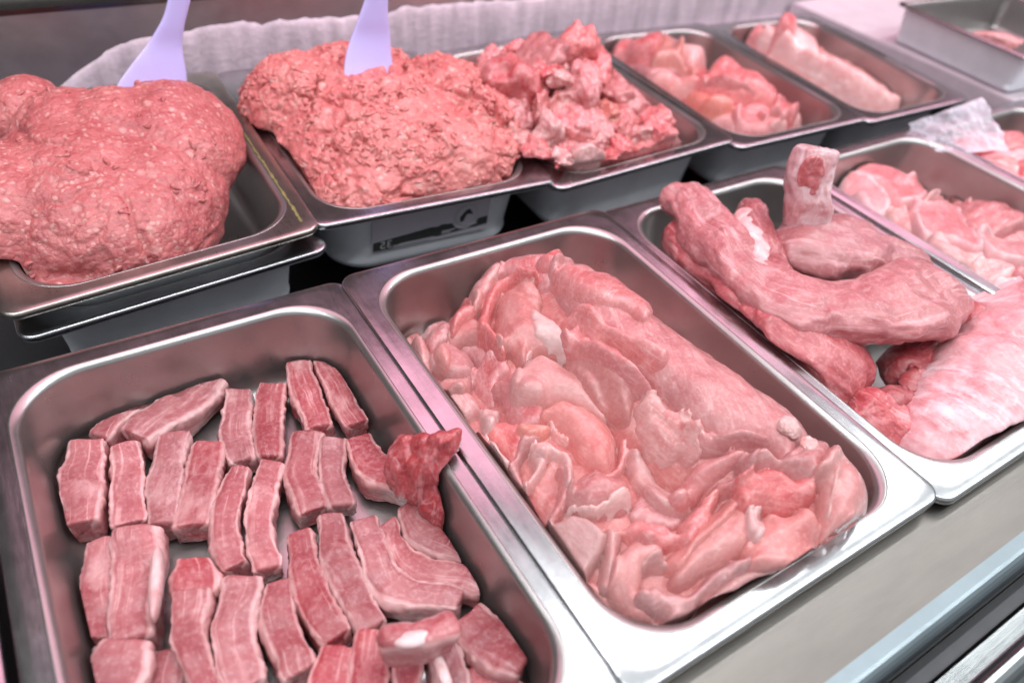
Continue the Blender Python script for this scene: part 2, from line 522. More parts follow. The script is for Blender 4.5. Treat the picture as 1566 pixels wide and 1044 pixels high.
def meat(name, dark, mid, fat, fat_amt=.5, streak=.5, rough=.36, edge=.0, sss=.24, grain=1.0, across=260., along=26., bump=.5, patch=45.):
    """raw meat: muscle grain and fat follow the piece's own length"""
    dark, mid, fat = [(c_[0], c_[1], c_[2] * 1.09) for c_ in (dark, mid, fat)]
    mt, t, b = new_mat(name)
    at = nd(t, 'ShaderNodeAttribute', attribute_name='fib'); v = at.outputs['Vector']
    oi = nd(t, 'ShaderNodeObjectInfo')
    mot = ramp(t, noise(t, v, patch, 5, .6, .4), [(.33, g(0)), (.68, g(1))])
    col = mix(t, mot, dark, mid)
    # fine fibre
    fv = vecscale(t, v, (across, across, along))
    fn = noise(t, fv, 1.0, 3, .6)
    col = mix(t, ramp(t, fn, [(.38, g(.0)), (.78, g(.26 * grain))]), col, fat)
    # speckled marbling and a thin web of connective tissue
    spk = ramp(t, noise(t, v, 430, 3, .6), [(.50, g(0)), (.66, g(.42 * grain))])
    col = mix(t, spk, col, fat)
    dn = nd(t, 'ShaderNodeTexNoise'); dn.inputs['Scale'].default_value = 55; t.links.new(v, dn.inputs['Vector'])
    dsc = nd(t, 'ShaderNodeVectorMath', operation='SCALE'); dsc.inputs['Scale'].default_value = .012
    t.links.new(dn.outputs['Color'], dsc.inputs[0])
    dad = nd(t, 'ShaderNodeVectorMath', operation='ADD'); t.links.new(v, dad.inputs[0]); t.links.new(dsc.outputs[0], dad.inputs[1])
    vo = nd(t, 'ShaderNodeTexVoronoi', feature='DISTANCE_TO_EDGE'); vo.inputs['Scale'].default_value = 1.0
    t.links.new(vecscale(t, dad.outputs[0], (95, 95, 34)), vo.inputs['Vector'])
    web = ramp(t, vo.outputs['Distance'], [(0.0, g(1)), (.035, g(.7)), (.09, g(0))])
    wm = ramp(t, noise(t, v, 48, 3), [(.42, g(0)), (.66, g(1))])
    col = mix(t, mth(t, 'MULTIPLY', mth(t, 'MULTIPLY', web, wm), .45 * grain), col, fat)
    # seams of fat running along the piece
    sv = vecscale(t, v, (across * .30, across * .30, along * .34))
    s1 = noise(t, sv, 1.0, 4, .5, .6)
    seam = ramp(t, mth(t, 'ABSOLUTE', mth(t, 'SUBTRACT', s1, .5)), [(0.0, g(1)), (.008, g(.8)), (.026, g(0))])
    brk = ramp(t, noise(t, v, 60, 3), [(.42, g(0)), (.6, g(1))])
    col = mix(t, mth(t, 'MULTIPLY', mth(t, 'MULTIPLY', seam, brk), streak), col, fat)
    # patches of fat and membrane
    pn = noise(t, vecscale(t, v, (1, 1, .6), (3.1, 1.7, .4)), patch * .8, 6, .62, .5)
    pm = ramp(t, pn, [(.66 - .2 * fat_amt, g(0)), (.74 - .16 * fat_amt, g(1))])
    col = mix(t, mth(t, 'MULTIPLY', pm, min(1., .35 + fat_amt * .6)), col, fat)
    if edge:
        pr = nd(t, 'ShaderNodeAttribute', attribute_name='prm'); sx = nd(t, 'ShaderNodeSeparateXYZ')
        t.links.new(pr.outputs['Vector'], sx.inputs[0])
        e = mth(t, 'ADD', mth(t, 'ABSOLUTE', sx.outputs['X']), mth(t, 'MULTIPLY', mth(t, 'SUBTRACT', noise(t, v, 70, 4), .5), .35))
        em = ramp(t, e, [(.72, g(0)), (.88, g(1)), (1.0, g(.8))])
        em = mth(t, 'MULTIPLY', em, ramp(t, sx.outputs['Y'], [(.15, g(.10)), (.75, g(1))]))
        col = mix(t, mth(t, 'MULTIPLY', em, edge), col, fat)
    # per piece tint
    hv = nd(t, 'ShaderNodeHueSaturation')
    t.links.new(col, hv.inputs['Color'])
    t.links.new(mth(t, 'ADD', mth(t, 'MULTIPLY', oi.outputs['Random'], .34), .82), hv.inputs['Value'])
    hs = mth(t, 'ADD', mth(t, 'MULTIPLY', mth(t, 'FRACT', mth(t, 'MULTIPLY', oi.outputs['Random'], 7.13)), .3), .88)
    t.links.new(hs, hv.inputs['Saturation'])
    col = hv.outputs[0]
    t.links.new(col, b.inputs['Base Color'])
    b.inputs['Subsurface Weight'].default_value = sss
    b.inputs['Subsurface Radius'].default_value = (1.0, .34, .26)
    b.inputs['Subsurface Scale'].default_value = .0055
    rn = ramp(t, noise(t, v, 130, 4), [(.3, g(rough - .1)), (.72, g(rough + .16))])
    t.links.new(rn, b.inputs['Roughness'])
    b.inputs['Specular IOR Level'].default_value = .42
    b.inputs['Coat Weight'].default_value = .62
    b.inputs['Coat Roughness'].default_value = .06
    cb = nd(t, 'ShaderNodeBump'); cb.inputs['Strength'].default_value = .9; cb.inputs['Distance'].default_value = .0022
    t.links.new(noise(t, v, 240, 3, .6), cb.inputs['Height']); t.links.new(cb.outputs[0], b.inputs['Coat Normal'])
    bp = nd(t, 'ShaderNodeBump'); bp.inputs['Strength'].default_value = bump; bp.inputs['Distance'].default_value = .0009
    hsum = mth(t, 'ADD', mth(t, 'MULTIPLY', fn, .7), mth(t, 'MULTIPLY', noise(t, v, 320, 4, .6), .6))
    t.links.new(hsum, bp.inputs['Height']); t.links.new(bp.outputs[0], b.inputs['Normal'])
    return mt


M_RIB = meat('rib_meat', (.30, .050, .057), (.43, .112, .112), (.74, .44, .40), .42, .5, .40, .85, across=330, along=12, patch=30, bump=.25, grain=.55)
M_PALE = meat('sliced_pork', (.48, .155, .140), (.58, .230, .205), (.75, .46, .40), .20, .35, .38, .2, bump=.35, grain=.55, sss=.03)
M_PINK = meat('pink_pork', (.48, .108, .106), (.59, .185, .170), (.77, .46, .41), .20, .45, .38, .2, bump=.4, grain=.7, sss=.03)
M_ORANGE = meat('warm_pork', (.54, .150, .122), (.64, .220, .175), (.76, .42, .34), .12, .3, .34, .15, bump=.3, grain=.6, sss=.03)
M_FATTY = meat('fatty_pork', (.53, .170, .155), (.63, .275, .245), (.79, .54, .48), .38, .6, .38, .35, patch=60, sss=.03)
M_TRIM = meat('pork_trim', (.46, .068, .070), (.59, .155, .145), (.80, .50, .46), .28, .5, .36, .3, patch=60, grain=.7)
M_SHANK = meat('shank_meat', (.34, .058, .062), (.46, .118, .113), (.72, .40, .38), .16, .6, .36, .1, across=200, along=22, patch=34, grain=.65)
M_SKIN = meat('shank_skin', (.53, .165, .168), (.63, .31, .30), (.82, .67, .65), .66, .2, .27, 0, grain=.4, patch=26, bump=.25)
M_CUTLET = meat('cutlet_meat', (.60, .165, .162), (.69, .250, .238), (.86, .60, .56), .14, .3, .40, .6, grain=.4, bump=.3)
M_BELLY = meat('pork_belly', (.60, .165, .155), (.76, .360, .315), (.85, .58, .51), .30, 1., .40, .2, across=150, along=3, grain=.6)
M_BONE = meat('bone_end', (.60, .30, .28), (.74, .52, .48), (.82, .68, .62), .5, .1, .36, 0, grain=.5, patch=80)
M_BONE2 = meat('cut_bone_end', (.46, .19, .18), (.62, .43, .41), (.80, .66, .63), .55, .3, .34, .2, grain=.6, patch=60)
M_FAT = meat('fat_edge', (.62, .32, .28), (.71, .46, .41), (.80, .60, .53), .5, .1, .40, 0, grain=.4, patch=120)


def mince(name, dark, mid, fat, cell=300., rough=.4):
    mt, t, b = new_mat(name)
    tcn = nd(t, 'ShaderNodeTexCoord'); v = tcn.outputs['Object']
    col = mix(t, ramp(t, noise(t, v, 28, 5, .6, .5), [(.35, g(0)), (.66, g(1))]), dark, mid)
    wv = nd(t, 'ShaderNodeVectorMath', operation='ADD')
    nz = nd(t, 'ShaderNodeTexNoise'); nz.inputs['Scale'].default_value = 160; t.links.new(v, nz.inputs['Vector'])
    sc2 = nd(t, 'ShaderNodeVectorMath', operation='SCALE'); sc2.inputs['Scale'].default_value = .004
    t.links.new(nz.outputs['Color'], sc2.inputs[0]); t.links.new(v, wv.inputs[0]); t.links.new(sc2.outputs[0], wv.inputs[1])
    vo = nd(t, 'ShaderNodeTexVoronoi'); vo.inputs['Scale'].default_value = cell; t.links.new(wv.outputs[0], vo.inputs['Vector'])
    sp_ = nd(t, 'ShaderNodeSeparateXYZ'); t.links.new(vo.outputs['Color'], sp_.inputs[0])
    col = mix(t, mth(t, 'MULTIPLY', sp_.outputs['Y'], .22), col, (.70, .28, .25))
    col = mix(t, mth(t, 'MULTIPLY', ramp(t, sp_.outputs['Z'], [(.72, g(0)), (.9, g(1))]), .35), col, (.36, .055, .06))
    fm = ramp(t, sp_.outputs['X'], [(.74, g(0)), (.95, g(1))])
    fd = ramp(t, vo.outputs['Distance'], [(.30, g(1)), (.62, g(0))])
    col = mix(t, mth(t, 'MULTIPLY', mth(t, 'MULTIPLY', fm, fd), .42), col, fat)
    v2 = nd(t, 'ShaderNodeTexVoronoi'); v2.inputs['Scale'].default_value = cell * .42; t.links.new(wv.outputs[0], v2.inputs['Vector'])
    s2 = nd(t, 'ShaderNodeSeparateXYZ'); t.links.new(v2.outputs['Color'], s2.inputs[0])
    fm2 = mth(t, 'MULTIPLY', ramp(t, s2.outputs['X'], [(.84, g(0)), (.9, g(1))]), ramp(t, v2.outputs['Distance'], [(.18, g(1)), (.5, g(0))]))
    col = mix(t, mth(t, 'MULTIPLY', fm2, .38), col, fat)
    t.links.new(col, b.inputs['Base Color'])
    b.inputs['Subsurface Weight'].default_value = .2
    b.inputs['Subsurface Radius'].default_value = (1, .35, .25); b.inputs['Subsurface Scale'].default_value = .003
    rn = ramp(t, noise(t, v, 120, 4), [(.3, g(rough - .1)), (.7, g(rough + .2))]); t.links.new(rn, b.inputs['Roughness'])
    b.inputs['Coat Weight'].default_value = .1; b.inputs['Coat Roughness'].default_value = .2
    bp = nd(t, 'ShaderNodeBump'); bp.inputs['Strength'].default_value = .7; bp.inputs['Distance'].default_value = .001
    h = mth(t, 'SUBTRACT', mth(t, 'MULTIPLY', noise(t, v, 420, 4), .8), vo.outputs['Distance'])
    t.links.new(h, bp.inputs['Height']); t.links.new(bp.outputs[0], b.inputs['Normal'])
    return mt


M_MINCE1 = mince('coarse_mince', (.38, .078, .084), (.51, .150, .150), (.77, .50, .45), 330)
M_MINCE2 = mince('fresh_mince', (.52, .115, .115), (.66, .225, .212), (.82, .56, .50), 300)


def steel(name, base, rough=.26, brushed=(60, 60, 60), dirt=.12, bump=.04, st=(1, 1, 1)):
    mt, t, b = new_mat(name)
    tcn = nd(t, 'ShaderNodeTexCoord'); v = tcn.outputs['Object']
    b.inputs['Metallic'].default_value = 1.0
    cl = ramp(t, noise(t, vecscale(t, v, st), 22, 6, .65), [(.35, tuple(x * (1 - dirt) for x in base)), (.65, base)])
    t.links.new(cl, b.inputs['Base Color'])
    n1 = noise(t, vecscale(t, v, brushed), 1.0, 4, .6)
    n2 = noise(t, vecscale(t, v, st), 48, 6, .7)
    rr = mth(t, 'ADD', mth(t, 'MULTIPLY', n1, .10), mth(t, 'ADD', mth(t, 'MULTIPLY', n2, .18), rough - .14))
    t.links.new(rr, b.inputs['Roughness'])
    bp = nd(t, 'ShaderNodeBump'); bp.inputs['Strength'].default_value = bump; bp.inputs['Distance'].default_value = .001
    t.links.new(mth(t, 'ADD', n1, n2), bp.inputs['Height']); t.links.new(bp.outputs[0], b.inputs['Normal'])
    return mt


M_PAN = steel('pan_steel', (.41, .395, .385), .31, (900, 900, 60))
M_RIM = steel('rim_steel', (.49, .495, .505), .23, (500, 60, 500), .24, .07)
M_PAN.node_tree.nodes['Principled BSDF'].inputs['Metallic'].default_value = .88
M_OUT = steel('pan_outside_steel', (.76, .78, .82), .50, (900, 900, 60))
M_OUT.node_tree.nodes['Principled BSDF'].inputs['Metallic'].default_value = .25
M_OLDRIM = steel('worn_rim_steel', (.54, .50, .45), .30, (500, 60, 500), .3, .08)
M_LEDGE = steel('ledge_steel', (.205, .188, .170), .34, (25, 700, 400), .22, .05, (.22, 1, 1))
M_LEDGE.node_tree.nodes['Principled BSDF'].inputs['Metallic'].default_value = .9
M_PANEL = steel('panel_steel', (.55, .51, .52), .42, (40, 500, 200), .16)
M_EDGE_SHEEN = steel('ledge_edge_sheen', (.23, .27, .29), .36, (40, 500, 200), .12)  # bluish reflected light along the ledge edge, put into its base colour
M_RAIL = steel('rail_steel', (.24, .255, .255), .20, (20, 700, 700), .1, .03)
M_FLOOR = steel('dark_steel', (.10, .10, .105), .5)


def plain(name, col, rough=.5, spec=.5, sss=0, nscale=60, var=.12, bump=.0, stretch=None):
    mt, t, b = new_mat(name)
    tcn = nd(t, 'ShaderNodeTexCoord')
    vv = vecscale(t, tcn.outputs['Object'], stretch) if stretch else tcn.outputs['Object']
    cl = ramp(t, noise(t, vv, nscale, 5, .6), [(.3, tuple(x * (1 - var) for x in col)), (.7, col)])
    t.links.new(cl, b.inputs['Base Color']); b.inputs['Roughness'].default_value = rough
    b.inputs['Specular IOR Level'].default_value = spec
    if sss:
        b.inputs['Subsurface Weight'].default_value = sss; b.inputs['Subsurface Radius'].default_value = (.6, .6, 1)
        b.inputs['Subsurface Scale'].default_value = .006
    if bump:
        bp = nd(t, 'ShaderNodeBump'); bp.inputs['Strength'].default_value = bump; bp.inputs['Distance'].default_value = .003
        t.links.new(noise(t, tcn.outputs['Object'], nscale * 3, 5), bp.inputs['Height']); t.links.new(bp.outputs[0], b.inputs['Normal'])
    return mt


M_LILAC = plain('lilac_plastic', (.58, .52, .92), .24, .5, .3, 20, .03)
M_FROST = plain('frost', (.62, .52, .58), .75, .3, .2, 70, .38, .35, (1, 1, .14))
M_STICKER_REFL = plain('sticker_reflection_film', (.46, .43, .48), .3, .5, 0, 60, .06)
M_BLACK = plain('sticker_reflection_ink', (.035, .038, .036), .4, .5, 0, 60, .2)
M_GREY = plain('sticker_reflection_grey', (.40, .40, .42), .4, .5, 0, 60, .1)
M_YELLOW = plain('yellow_residue', (.24, .21, .08), .45, .4, 0, 200, .4)

# ------------------------------------------------------------------ counter
def prism_x(name, prof, x0, x1, mat, smooth=False, parent=None):
    """profile (y, z) run along the row of pans"""
    n = len(prof); xs = np.linspace(x0, x1, 40)
    V = [(x, y, z) for x in xs for (y, z) in prof]
    Fq = []
    for i in range(len(xs) - 1):
        for k in range(n):
            a_, b_ = i * n + k, i * n + (k + 1) % n
            Fq.append([a_, b_, b_ + n, a_ + n])
    Fq.append(list(range(n))); Fq.append(list(range((len(xs) - 1) * n, len(xs) * n))[::-1])
    o = make_mesh(name, V, Fq, mat, parent, smooth=smooth)
    bm = bmesh.new(); bm.from_mesh(o.data); bmesh.ops.recalc_face_normals(bm, faces=bm.faces); bm.to_mesh(o.data); bm.free()
    return o


struct(prism_x('counter_floor', [(-.2, -.11), (.70, -.11), (.70, -.092), (-.2, -.092)], -1.2, 1.8, M_FLOOR))
arc = [(-.040 - .008 * math.sin(a_), -.020 + .008 * math.cos(a_)) for a_ in np.linspace(0, math.pi / 2, 8)]
struct(prism_x('counter_ledge', [(.006, -.020), (.006, -.0125), (-.034, -.0125)] + [(y, z - .0005) for y, z in arc] + [(-.048, -.060), (.006, -.060)], -1.2, 1.8, M_LEDGE))
led = COL.objects['counter_ledge']; led.data.materials.append(M_EDGE_SHEEN)
led.data.polygons.foreach_set('material_index', [1 if p_.center[1] < -.0345 and p_.normal[2] > .1 else 0 for p_ in led.data.polygons])
rail = empty('front_rail', (0, -.075, -.06), 'polished steel rail and channel along the front edge of the counter', 'rail')
o = prism_x('channel', [(-.0485, -.060), (-.0485, -.032), (-.058, -.030), (-.058, -.060)], -1.2, 1.8, M_FLOOR); set_parent(o, rail)
pr = [(-.0585, -.060), (-.0585, -.0205), (-.060, -.0185), (-.068, -.0175)]
pr += [(-.074 + .006 * math.cos(a_), -.0175 + .006 * math.sin(a_)) for a_ in np.linspace(0.1, math.pi - .1, 9)]
pr += [(-.088, -.019), (-.130, -.022), (-.130, -.060)]
o = prism_x('rail_bar', pr, -1.2, 1.8, M_RAIL); set_parent(o, rail)

# display deck on the right where the last pans stand on the flat top
V = [(.655, -.0, -.022), (1.8, 0, -.022), (1.8, .676, -.022), (.655, .676, -.022)]
def plate(name, x0, x1, y0, y1, z0, z1, mat):
    bm = bmesh.new()
    bmesh.ops.create_cube(bm, size=1, matrix=Matrix.Translation(((x0 + x1) / 2, (y0 + y1) / 2, (z0 + z1) / 2)) @ Matrix.Diagonal((x1 - x0, y1 - y0, z1 - z0, 1)))
    bmesh.ops.bevel(bm, geom=bm.edges[:], offset=min(.0015, (z1 - z0) * .2), segments=2, affect='EDGES')
    me = bpy.data.meshes.new(name); bm.to_mesh(me); bm.free(); me.materials.append(mat)
    o_ = bpy.data.objects.new(name, me); COL.objects.link(o_); return o_
M_DECK = plain('frosted_deck', (.58, .50, .54), .55, .4, 0, 40, .15, .1)
struct(plate('counter_deck', .858, 2.0, -.0, .676, -.05, -.014, M_DECK))
struct(plate('back_deck', -1.2, .855, .662, .690, -.05, -.034, M_DECK))

bw = empty('back_panel', (.3, .69, -.05), 'grey steel back panel of the display case with a frosted lower half', 'panel')
o = prism_x('panel_sheet', [(.690, -.091), (.690, .052), (.702, .052), (.702, -.091)], -1.2, 2.4, M_PANEL); set_parent(o, bw)
o = prism_x('panel_lip', [(.6895, .0525), (.6895, .0565), (.73, .0575), (.73, .0525)], -1.2, 2.4, M_RAIL); set_parent(o, bw)
# frost: real thick ice crust with a ragged upper edge
nx, nz = 520, 36
X = np.linspace(-.33, 2.0, nx)
top = .0265 + .010 * perlin(np.stack([X * 9, X * 0 + 3, X * 0], 1)) + .005 * perlin(np.stack([X * 45, X * 0 + 9, X * 0], 1)) + .0022 * perlin(np.stack([X * 160, X * 0 + 2, X * 0], 1)) + .004 * sstep(X, .3, .9)
top = np.where(X < -.05, -.020 + .012 * perlin(np.stack([X * 12, X * 0 + 5, X * 0], 1)) + (top + .02) * sstep(X, -.15, -.03), top)
S_ = np.linspace(0, 1, nz)
gx, gs = np.meshgrid(X, S_, indexing='ij')
Z = -.045 + (top[:, None] + .045) * gs
th_ = .0085 * np.sqrt(np.clip(1 - gs ** 3, 0, 1)) + .0005
pts = np.stack([gx.ravel(), np.zeros(gx.size), Z.ravel()], 1)
yy = .6892 - th_.ravel() * (1 + .16 * fbm(pts * np.array([120, 1, 22]), 3)) - .0005 * fbm(pts * 260, 2) * (th_.ravel() > .001)
Vf = np.stack([pts[:, 0], yy, pts[:, 2]], 1)
idx = np.arange(nx * nz).reshape(nx, nz)
qf = np.stack([idx[:-1, :-1], idx[1:, :-1], idx[1:, 1:], idx[:-1, 1:]], 2).reshape(-1, 4).tolist()
o = make_mesh('frost_crust', Vf, qf, M_FROST); set_parent(o, bw)
# dark trim above the panel: the foot of the case's rear glass
tr = empty('rear_rail', (.3, .74, .06), 'dark steel rail running above the back panel', 'rail')
o = prism_x('rail_body', [(.7305, .052), (.7305, .066), (.745, .070), (.80, .074), (.80, .052)], -1.4, 2.6, M_OLDRIM); set_parent(o, tr)
o = prism_x('rail_cap', [(.80, .0525), (.80, .084), (.812, .086), (.86, .086), (.86, .0525)], -1.4, 2.6, M_RAIL); set_parent(o, tr)


# ------------------------------------------------------------------ pans
def ring(wd, ln, inset, r, z, n=12, ne=10):
    x0, x1, y0, y1 = inset, wd - inset, inset, ln - inset
    r = max(min(r, (x1 - x0) / 2 - 1e-5, (y1 - y0) / 2 - 1e-5), 1e-5)
    pts = []
    cs = [(x1 - r, y0 + r, -90), (x1 - r, y1 - r, 0), (x0 + r, y1 - r, 90), (x0 + r, y0 + r, 180)]
    for i, (cx_, cy_, a0) in enumerate(cs):
        for k in range(n + 1):
            a_ = math.radians(a0 + 90 * k / n); pts.append((cx_ + r * math.cos(a_), cy_ + r * math.sin(a_), z))
        nxt = cs[(i + 1) % 4]; an = math.radians(nxt[2])
        p0 = pts[-1]; p1 = (nxt[0] + r * math.cos(an), nxt[1] + r * math.sin(an), z)
        for k in range(1, ne):
            f_ = k / ne; pts.append((p0[0] + (p1[0] - p0[0]) * f_, p0[1] + (p1[1] - p0[1]) * f_, z))
    return pts


def loft(name, rings, quad, z0, mat, closed_loop, base, cap_first=False, cap_last=False):
    n = len(rings[0]); V = []
    FL, FR, BR, BL = [np.array(q_) for q_ in quad]
    wd, ln = base
    for rg in rings:
        for x, y, z in rg:
            s, t_ = x / wd, y / ln
            xy = FL * (1 - s) * (1 - t_) + FR * s * (1 - t_) + BR * s * t_ + BL * (1 - s) * t_
            V.append((xy[0], xy[1], z + z0))
    Fq = []
    R_ = len(rings)
    for i in range(R_ - 1 + (1 if closed_loop else 0)):
        j = (i + 1) % R_
        for k in range(n):
            k2 = (k + 1) % n
            Fq.append([i * n + k, i * n + k2, j * n + k2, j * n + k])
    if cap_first: Fq.append(list(range(n)))
    if cap_last: Fq.append([(R_ - 1) * n + k for k in range(n)])
    o = make_mesh(name, V, Fq, mat)
    bm = bmesh.new(); bm.from_mesh(o.data); bmesh.ops.recalc_face_normals(bm, faces=bm.faces); bm.to_mesh(o.data); bm.free()
    return o


def pan(quad, z0, depth, label, mat_b=None, mat_r=None, lip=.0045, e=.0115, group='steel food pans in the display case', rin=.034, rf=.013):
    quad = [np.array(q_, float) for q_ in quad]
    wd = np.linalg.norm(quad[1] - quad[0]); ln = np.linalg.norm(quad[3] - quad[0])
    rb, tk, dr = .0045, .0010, .11
    root = empty('food_pan', (*(sum(quad) / 4), z0 - depth - tk), label, 'food pan', group)
    def inner(off):
        L_ = []
        r_ = rb - off if off else rb
        for a_ in np.linspace(0, math.radians(84), 9):
            L_.append((e - off * 0 + rb * 0 + (rb) * math.sin(a_) - off * math.sin(a_), -(rb) * (1 - math.cos(a_)) - off * math.cos(a_), rin + .002))
        zb, ib = L_[-1][1], L_[-1][0]
        for f_ in np.linspace(.15, 1, 6):
            zz = zb + (-(depth - rf) - zb) * f_; L_.append((ib + (zb - zz) * dr, zz - off * 0, rin))
        zc, ic = L_[-1][1], L_[-1][0]
        for a_ in np.linspace(0.15, math.pi / 2, 8):
            L_.append((ic + (rf + off) * (1 - math.cos(a_)) * .95, zc - (rf + off) * math.sin(a_), rin - .004))
        return L_
    inn, out = inner(0), inner(tk)
    big = min(wd, ln) / 2 - .02
    zf = inn[-1][1]; zo = out[-1][1]
    rings = [ring(wd, ln, i_, r_, z_) for i_, z_, r_ in [(big, zf, .01)] + inn[::-1]]
    outr = [ring(wd, ln, i_, r_, z_) for i_, z_, r_ in out + [(big, zo, .01)]]
    b1 = loft('basin', rings + outr, quad, z0, mat_b or M_PAN, False, (wd, ln), True, True)
    b1.data.materials.append(M_OUT)
    nr = len(rings[0]); first = len(rings) * nr
    mi = [1 if min(p_.vertices) >= first else 0 for p_ in b1.data.polygons]
    b1.data.polygons.foreach_set('material_index', mi)
    set_parent(b1, root)
    ro = .011
    lp = [(e, 0., rin + .002), (e * .75, 0., rin * .75), (e * .5, 0, rin * .55), (.0012, 0., ro), (.0004, -.0004, ro), (0, -.0014, ro), (0, -lip, ro), (.0004, -lip - .0003, ro), (.0009, -lip, ro), (.0010, -.0018, ro), (.0018, -.0010, ro), (e * .5, -.0010, rin * .55), (e, -.0010, rin + .002)]
    r1 = loft('rim', [ring(wd, ln, i_, r_, z_) for i_, z_, r_ in lp], quad, z0, mat_r or M_RIM, False, (wd, ln))
    set_parent(r1, root)
    return root


def rect(x0, x1, y0, y1): return [(x0, y0), (x1, y0), (x1, y1), (x0, y1)]


DT, DB = .055, .068
FT, FB = -DT, -DB
pan(rect(-.425, -.2105, .0, .313), -.003, DT, 'steel pan cut off by the left edge, beside the pan of ribs')
pan(rect(-.2062, .0035, .0, .313), -.0022, DT, 'steel pan holding the cut pork ribs')
pan(rect(0.0, .2205, .0, .3133), 0.0, DT, 'steel pan holding the big pile of folded pork slices')
pan(rect(.2165, .4300, -.004, .311), -.0028, DT, 'steel pan holding the pork shanks with the upright bone')
pan(rect(.4270, .6330, .0, .3085), .0, DT, 'steel pan holding the pale pink cutlets')
pan(rect(.6300, .8450, .0, .3085), -.0022, DT, 'steel pan under the crumpled clear plastic sheet')
QB1 = [(-.187, .345), (.009, .361), (.016, .640), (-.19, .630)]
pan([(x + .004, y - .004) for x, y in QB1], -.0085, DB, 'lower steel pan nested under the left mince pan')
pan(QB1, .0075, .058, 'steel pan with yellow residue on its rim under the left mound of mince', mat_r=M_OLDRIM)
pan([(.0085, .373), (.212, .3605), (.2225, .643), (.018, .652)], 0.0, DB, 'steel pan with a price sticker reflection painted on its front wall, under the second mince mound')
pan([(.2065, .3520), (.4235, .3615), (.4300, .654), (.2195, .638)], -.003, DB, 'steel pan holding the chopped pork chunks')
pan([(.4175, .3515), (.6095, .3475), (.632, .630), (.430, .642)], -.006, DB, 'steel pan holding the pork trimmings, right of the chopped chunks')
pan([(.6060, .3440), (.792, .340), (.826, .620), (.632, .628)], -.0085, DB, 'steel pan holding the pork belly strips')
# raised deep pan standing on the deck at the far right
qa, qb = PX(1550, 150, -.012)[:2], PX(1352, 58, -.012)[:2]
ex = np.array([.24, -.012])
qo = np.array([-.008, 0])
pan([qa + qo, qa + ex, qb + ex, qb + qo], .035, .047, 'deep steel pan standing on the deck at the far right edge', lip=.002, e=.004, rin=.010, rf=.005)
pan([qa + ex * 1.05 + (0, .22), qa + ex * 2.05 + (0, .22), qa + ex * 2.05 + (0, .34), qa + ex * 1.05 + (0, .34)], .035, .047, 'deep steel pan behind the far right pan', lip=.002, e=.004, rin=.010, rf=.005)

# yellow residue on the left mince pan's rim
res_root = [o_ for o_ in COL.objects if o_.type == 'EMPTY' and 'yellow residue' in o_.get('label', '')][0]
rng = np.random.default_rng(4)
bm = bmesh.new()
FRp, BRp = np.array(QB1[1]), np.array(QB1[2]); FLp = np.array(QB1[0])
for k in range(40):
    f_ = .05 + k * .0125; c = FRp + (BRp - FRp) * f_ + np.array([-.0102 + rng.normal() * .0002, 0])
    bmesh.ops.create_icosphere(bm, subdivisions=2, radius=1, matrix=Matrix.Translation((c[0], c[1], .0077)) @ Matrix.Rotation(rng.uniform(-.07, .07), 4, 'Z') @ Matrix.Diagonal((rng.uniform(.0003, .0013), .0032, .0002, 1)))
me = bpy.data.meshes.new('residue'); bm.to_mesh(me); bm.free(); me.materials.append(M_YELLOW)
o = bpy.data.objects.new('residue', me); COL.objects.link(o); o['label'] = 'dried yellow residue'; set_parent(o, res_root)

# price sticker's reflection in the pan wall, painted on as a mirrored decal
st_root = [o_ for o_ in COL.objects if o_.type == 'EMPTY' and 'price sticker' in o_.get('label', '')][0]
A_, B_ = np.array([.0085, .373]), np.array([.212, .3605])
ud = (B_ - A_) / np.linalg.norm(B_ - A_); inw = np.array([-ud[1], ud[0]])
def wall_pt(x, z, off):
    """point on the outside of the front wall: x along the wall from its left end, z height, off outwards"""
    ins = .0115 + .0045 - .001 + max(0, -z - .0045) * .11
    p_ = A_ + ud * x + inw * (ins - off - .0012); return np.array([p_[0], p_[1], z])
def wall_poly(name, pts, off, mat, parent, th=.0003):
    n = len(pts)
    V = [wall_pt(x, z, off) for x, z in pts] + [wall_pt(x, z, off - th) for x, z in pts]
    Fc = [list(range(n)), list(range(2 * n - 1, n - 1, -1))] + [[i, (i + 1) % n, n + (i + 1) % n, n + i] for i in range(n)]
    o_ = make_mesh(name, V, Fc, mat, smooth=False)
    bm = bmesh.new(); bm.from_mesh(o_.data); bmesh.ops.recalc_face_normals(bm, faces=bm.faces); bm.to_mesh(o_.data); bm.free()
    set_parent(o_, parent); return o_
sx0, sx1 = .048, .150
stk = wall_poly('sticker_reflection', [(sx0, -.0460), (sx1, -.0460), (sx1, -.0120), (sx0, -.0120)], .0006, M_STICKER_REFL, st_root)
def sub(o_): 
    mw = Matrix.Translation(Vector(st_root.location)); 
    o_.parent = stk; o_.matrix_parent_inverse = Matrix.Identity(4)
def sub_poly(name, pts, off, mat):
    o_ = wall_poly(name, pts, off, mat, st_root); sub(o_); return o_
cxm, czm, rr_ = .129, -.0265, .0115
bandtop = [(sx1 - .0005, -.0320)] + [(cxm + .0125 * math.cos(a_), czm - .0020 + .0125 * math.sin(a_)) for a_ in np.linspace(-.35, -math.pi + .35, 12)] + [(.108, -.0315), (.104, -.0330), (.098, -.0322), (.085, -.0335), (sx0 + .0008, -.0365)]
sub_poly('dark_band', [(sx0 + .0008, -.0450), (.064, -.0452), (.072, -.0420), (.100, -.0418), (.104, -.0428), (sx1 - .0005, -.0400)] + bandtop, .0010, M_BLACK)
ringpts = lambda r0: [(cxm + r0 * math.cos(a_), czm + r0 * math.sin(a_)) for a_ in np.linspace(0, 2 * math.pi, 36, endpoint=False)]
sub_poly('reflected_emblem_ring', ringpts(.0108), .0010, M_GREY)
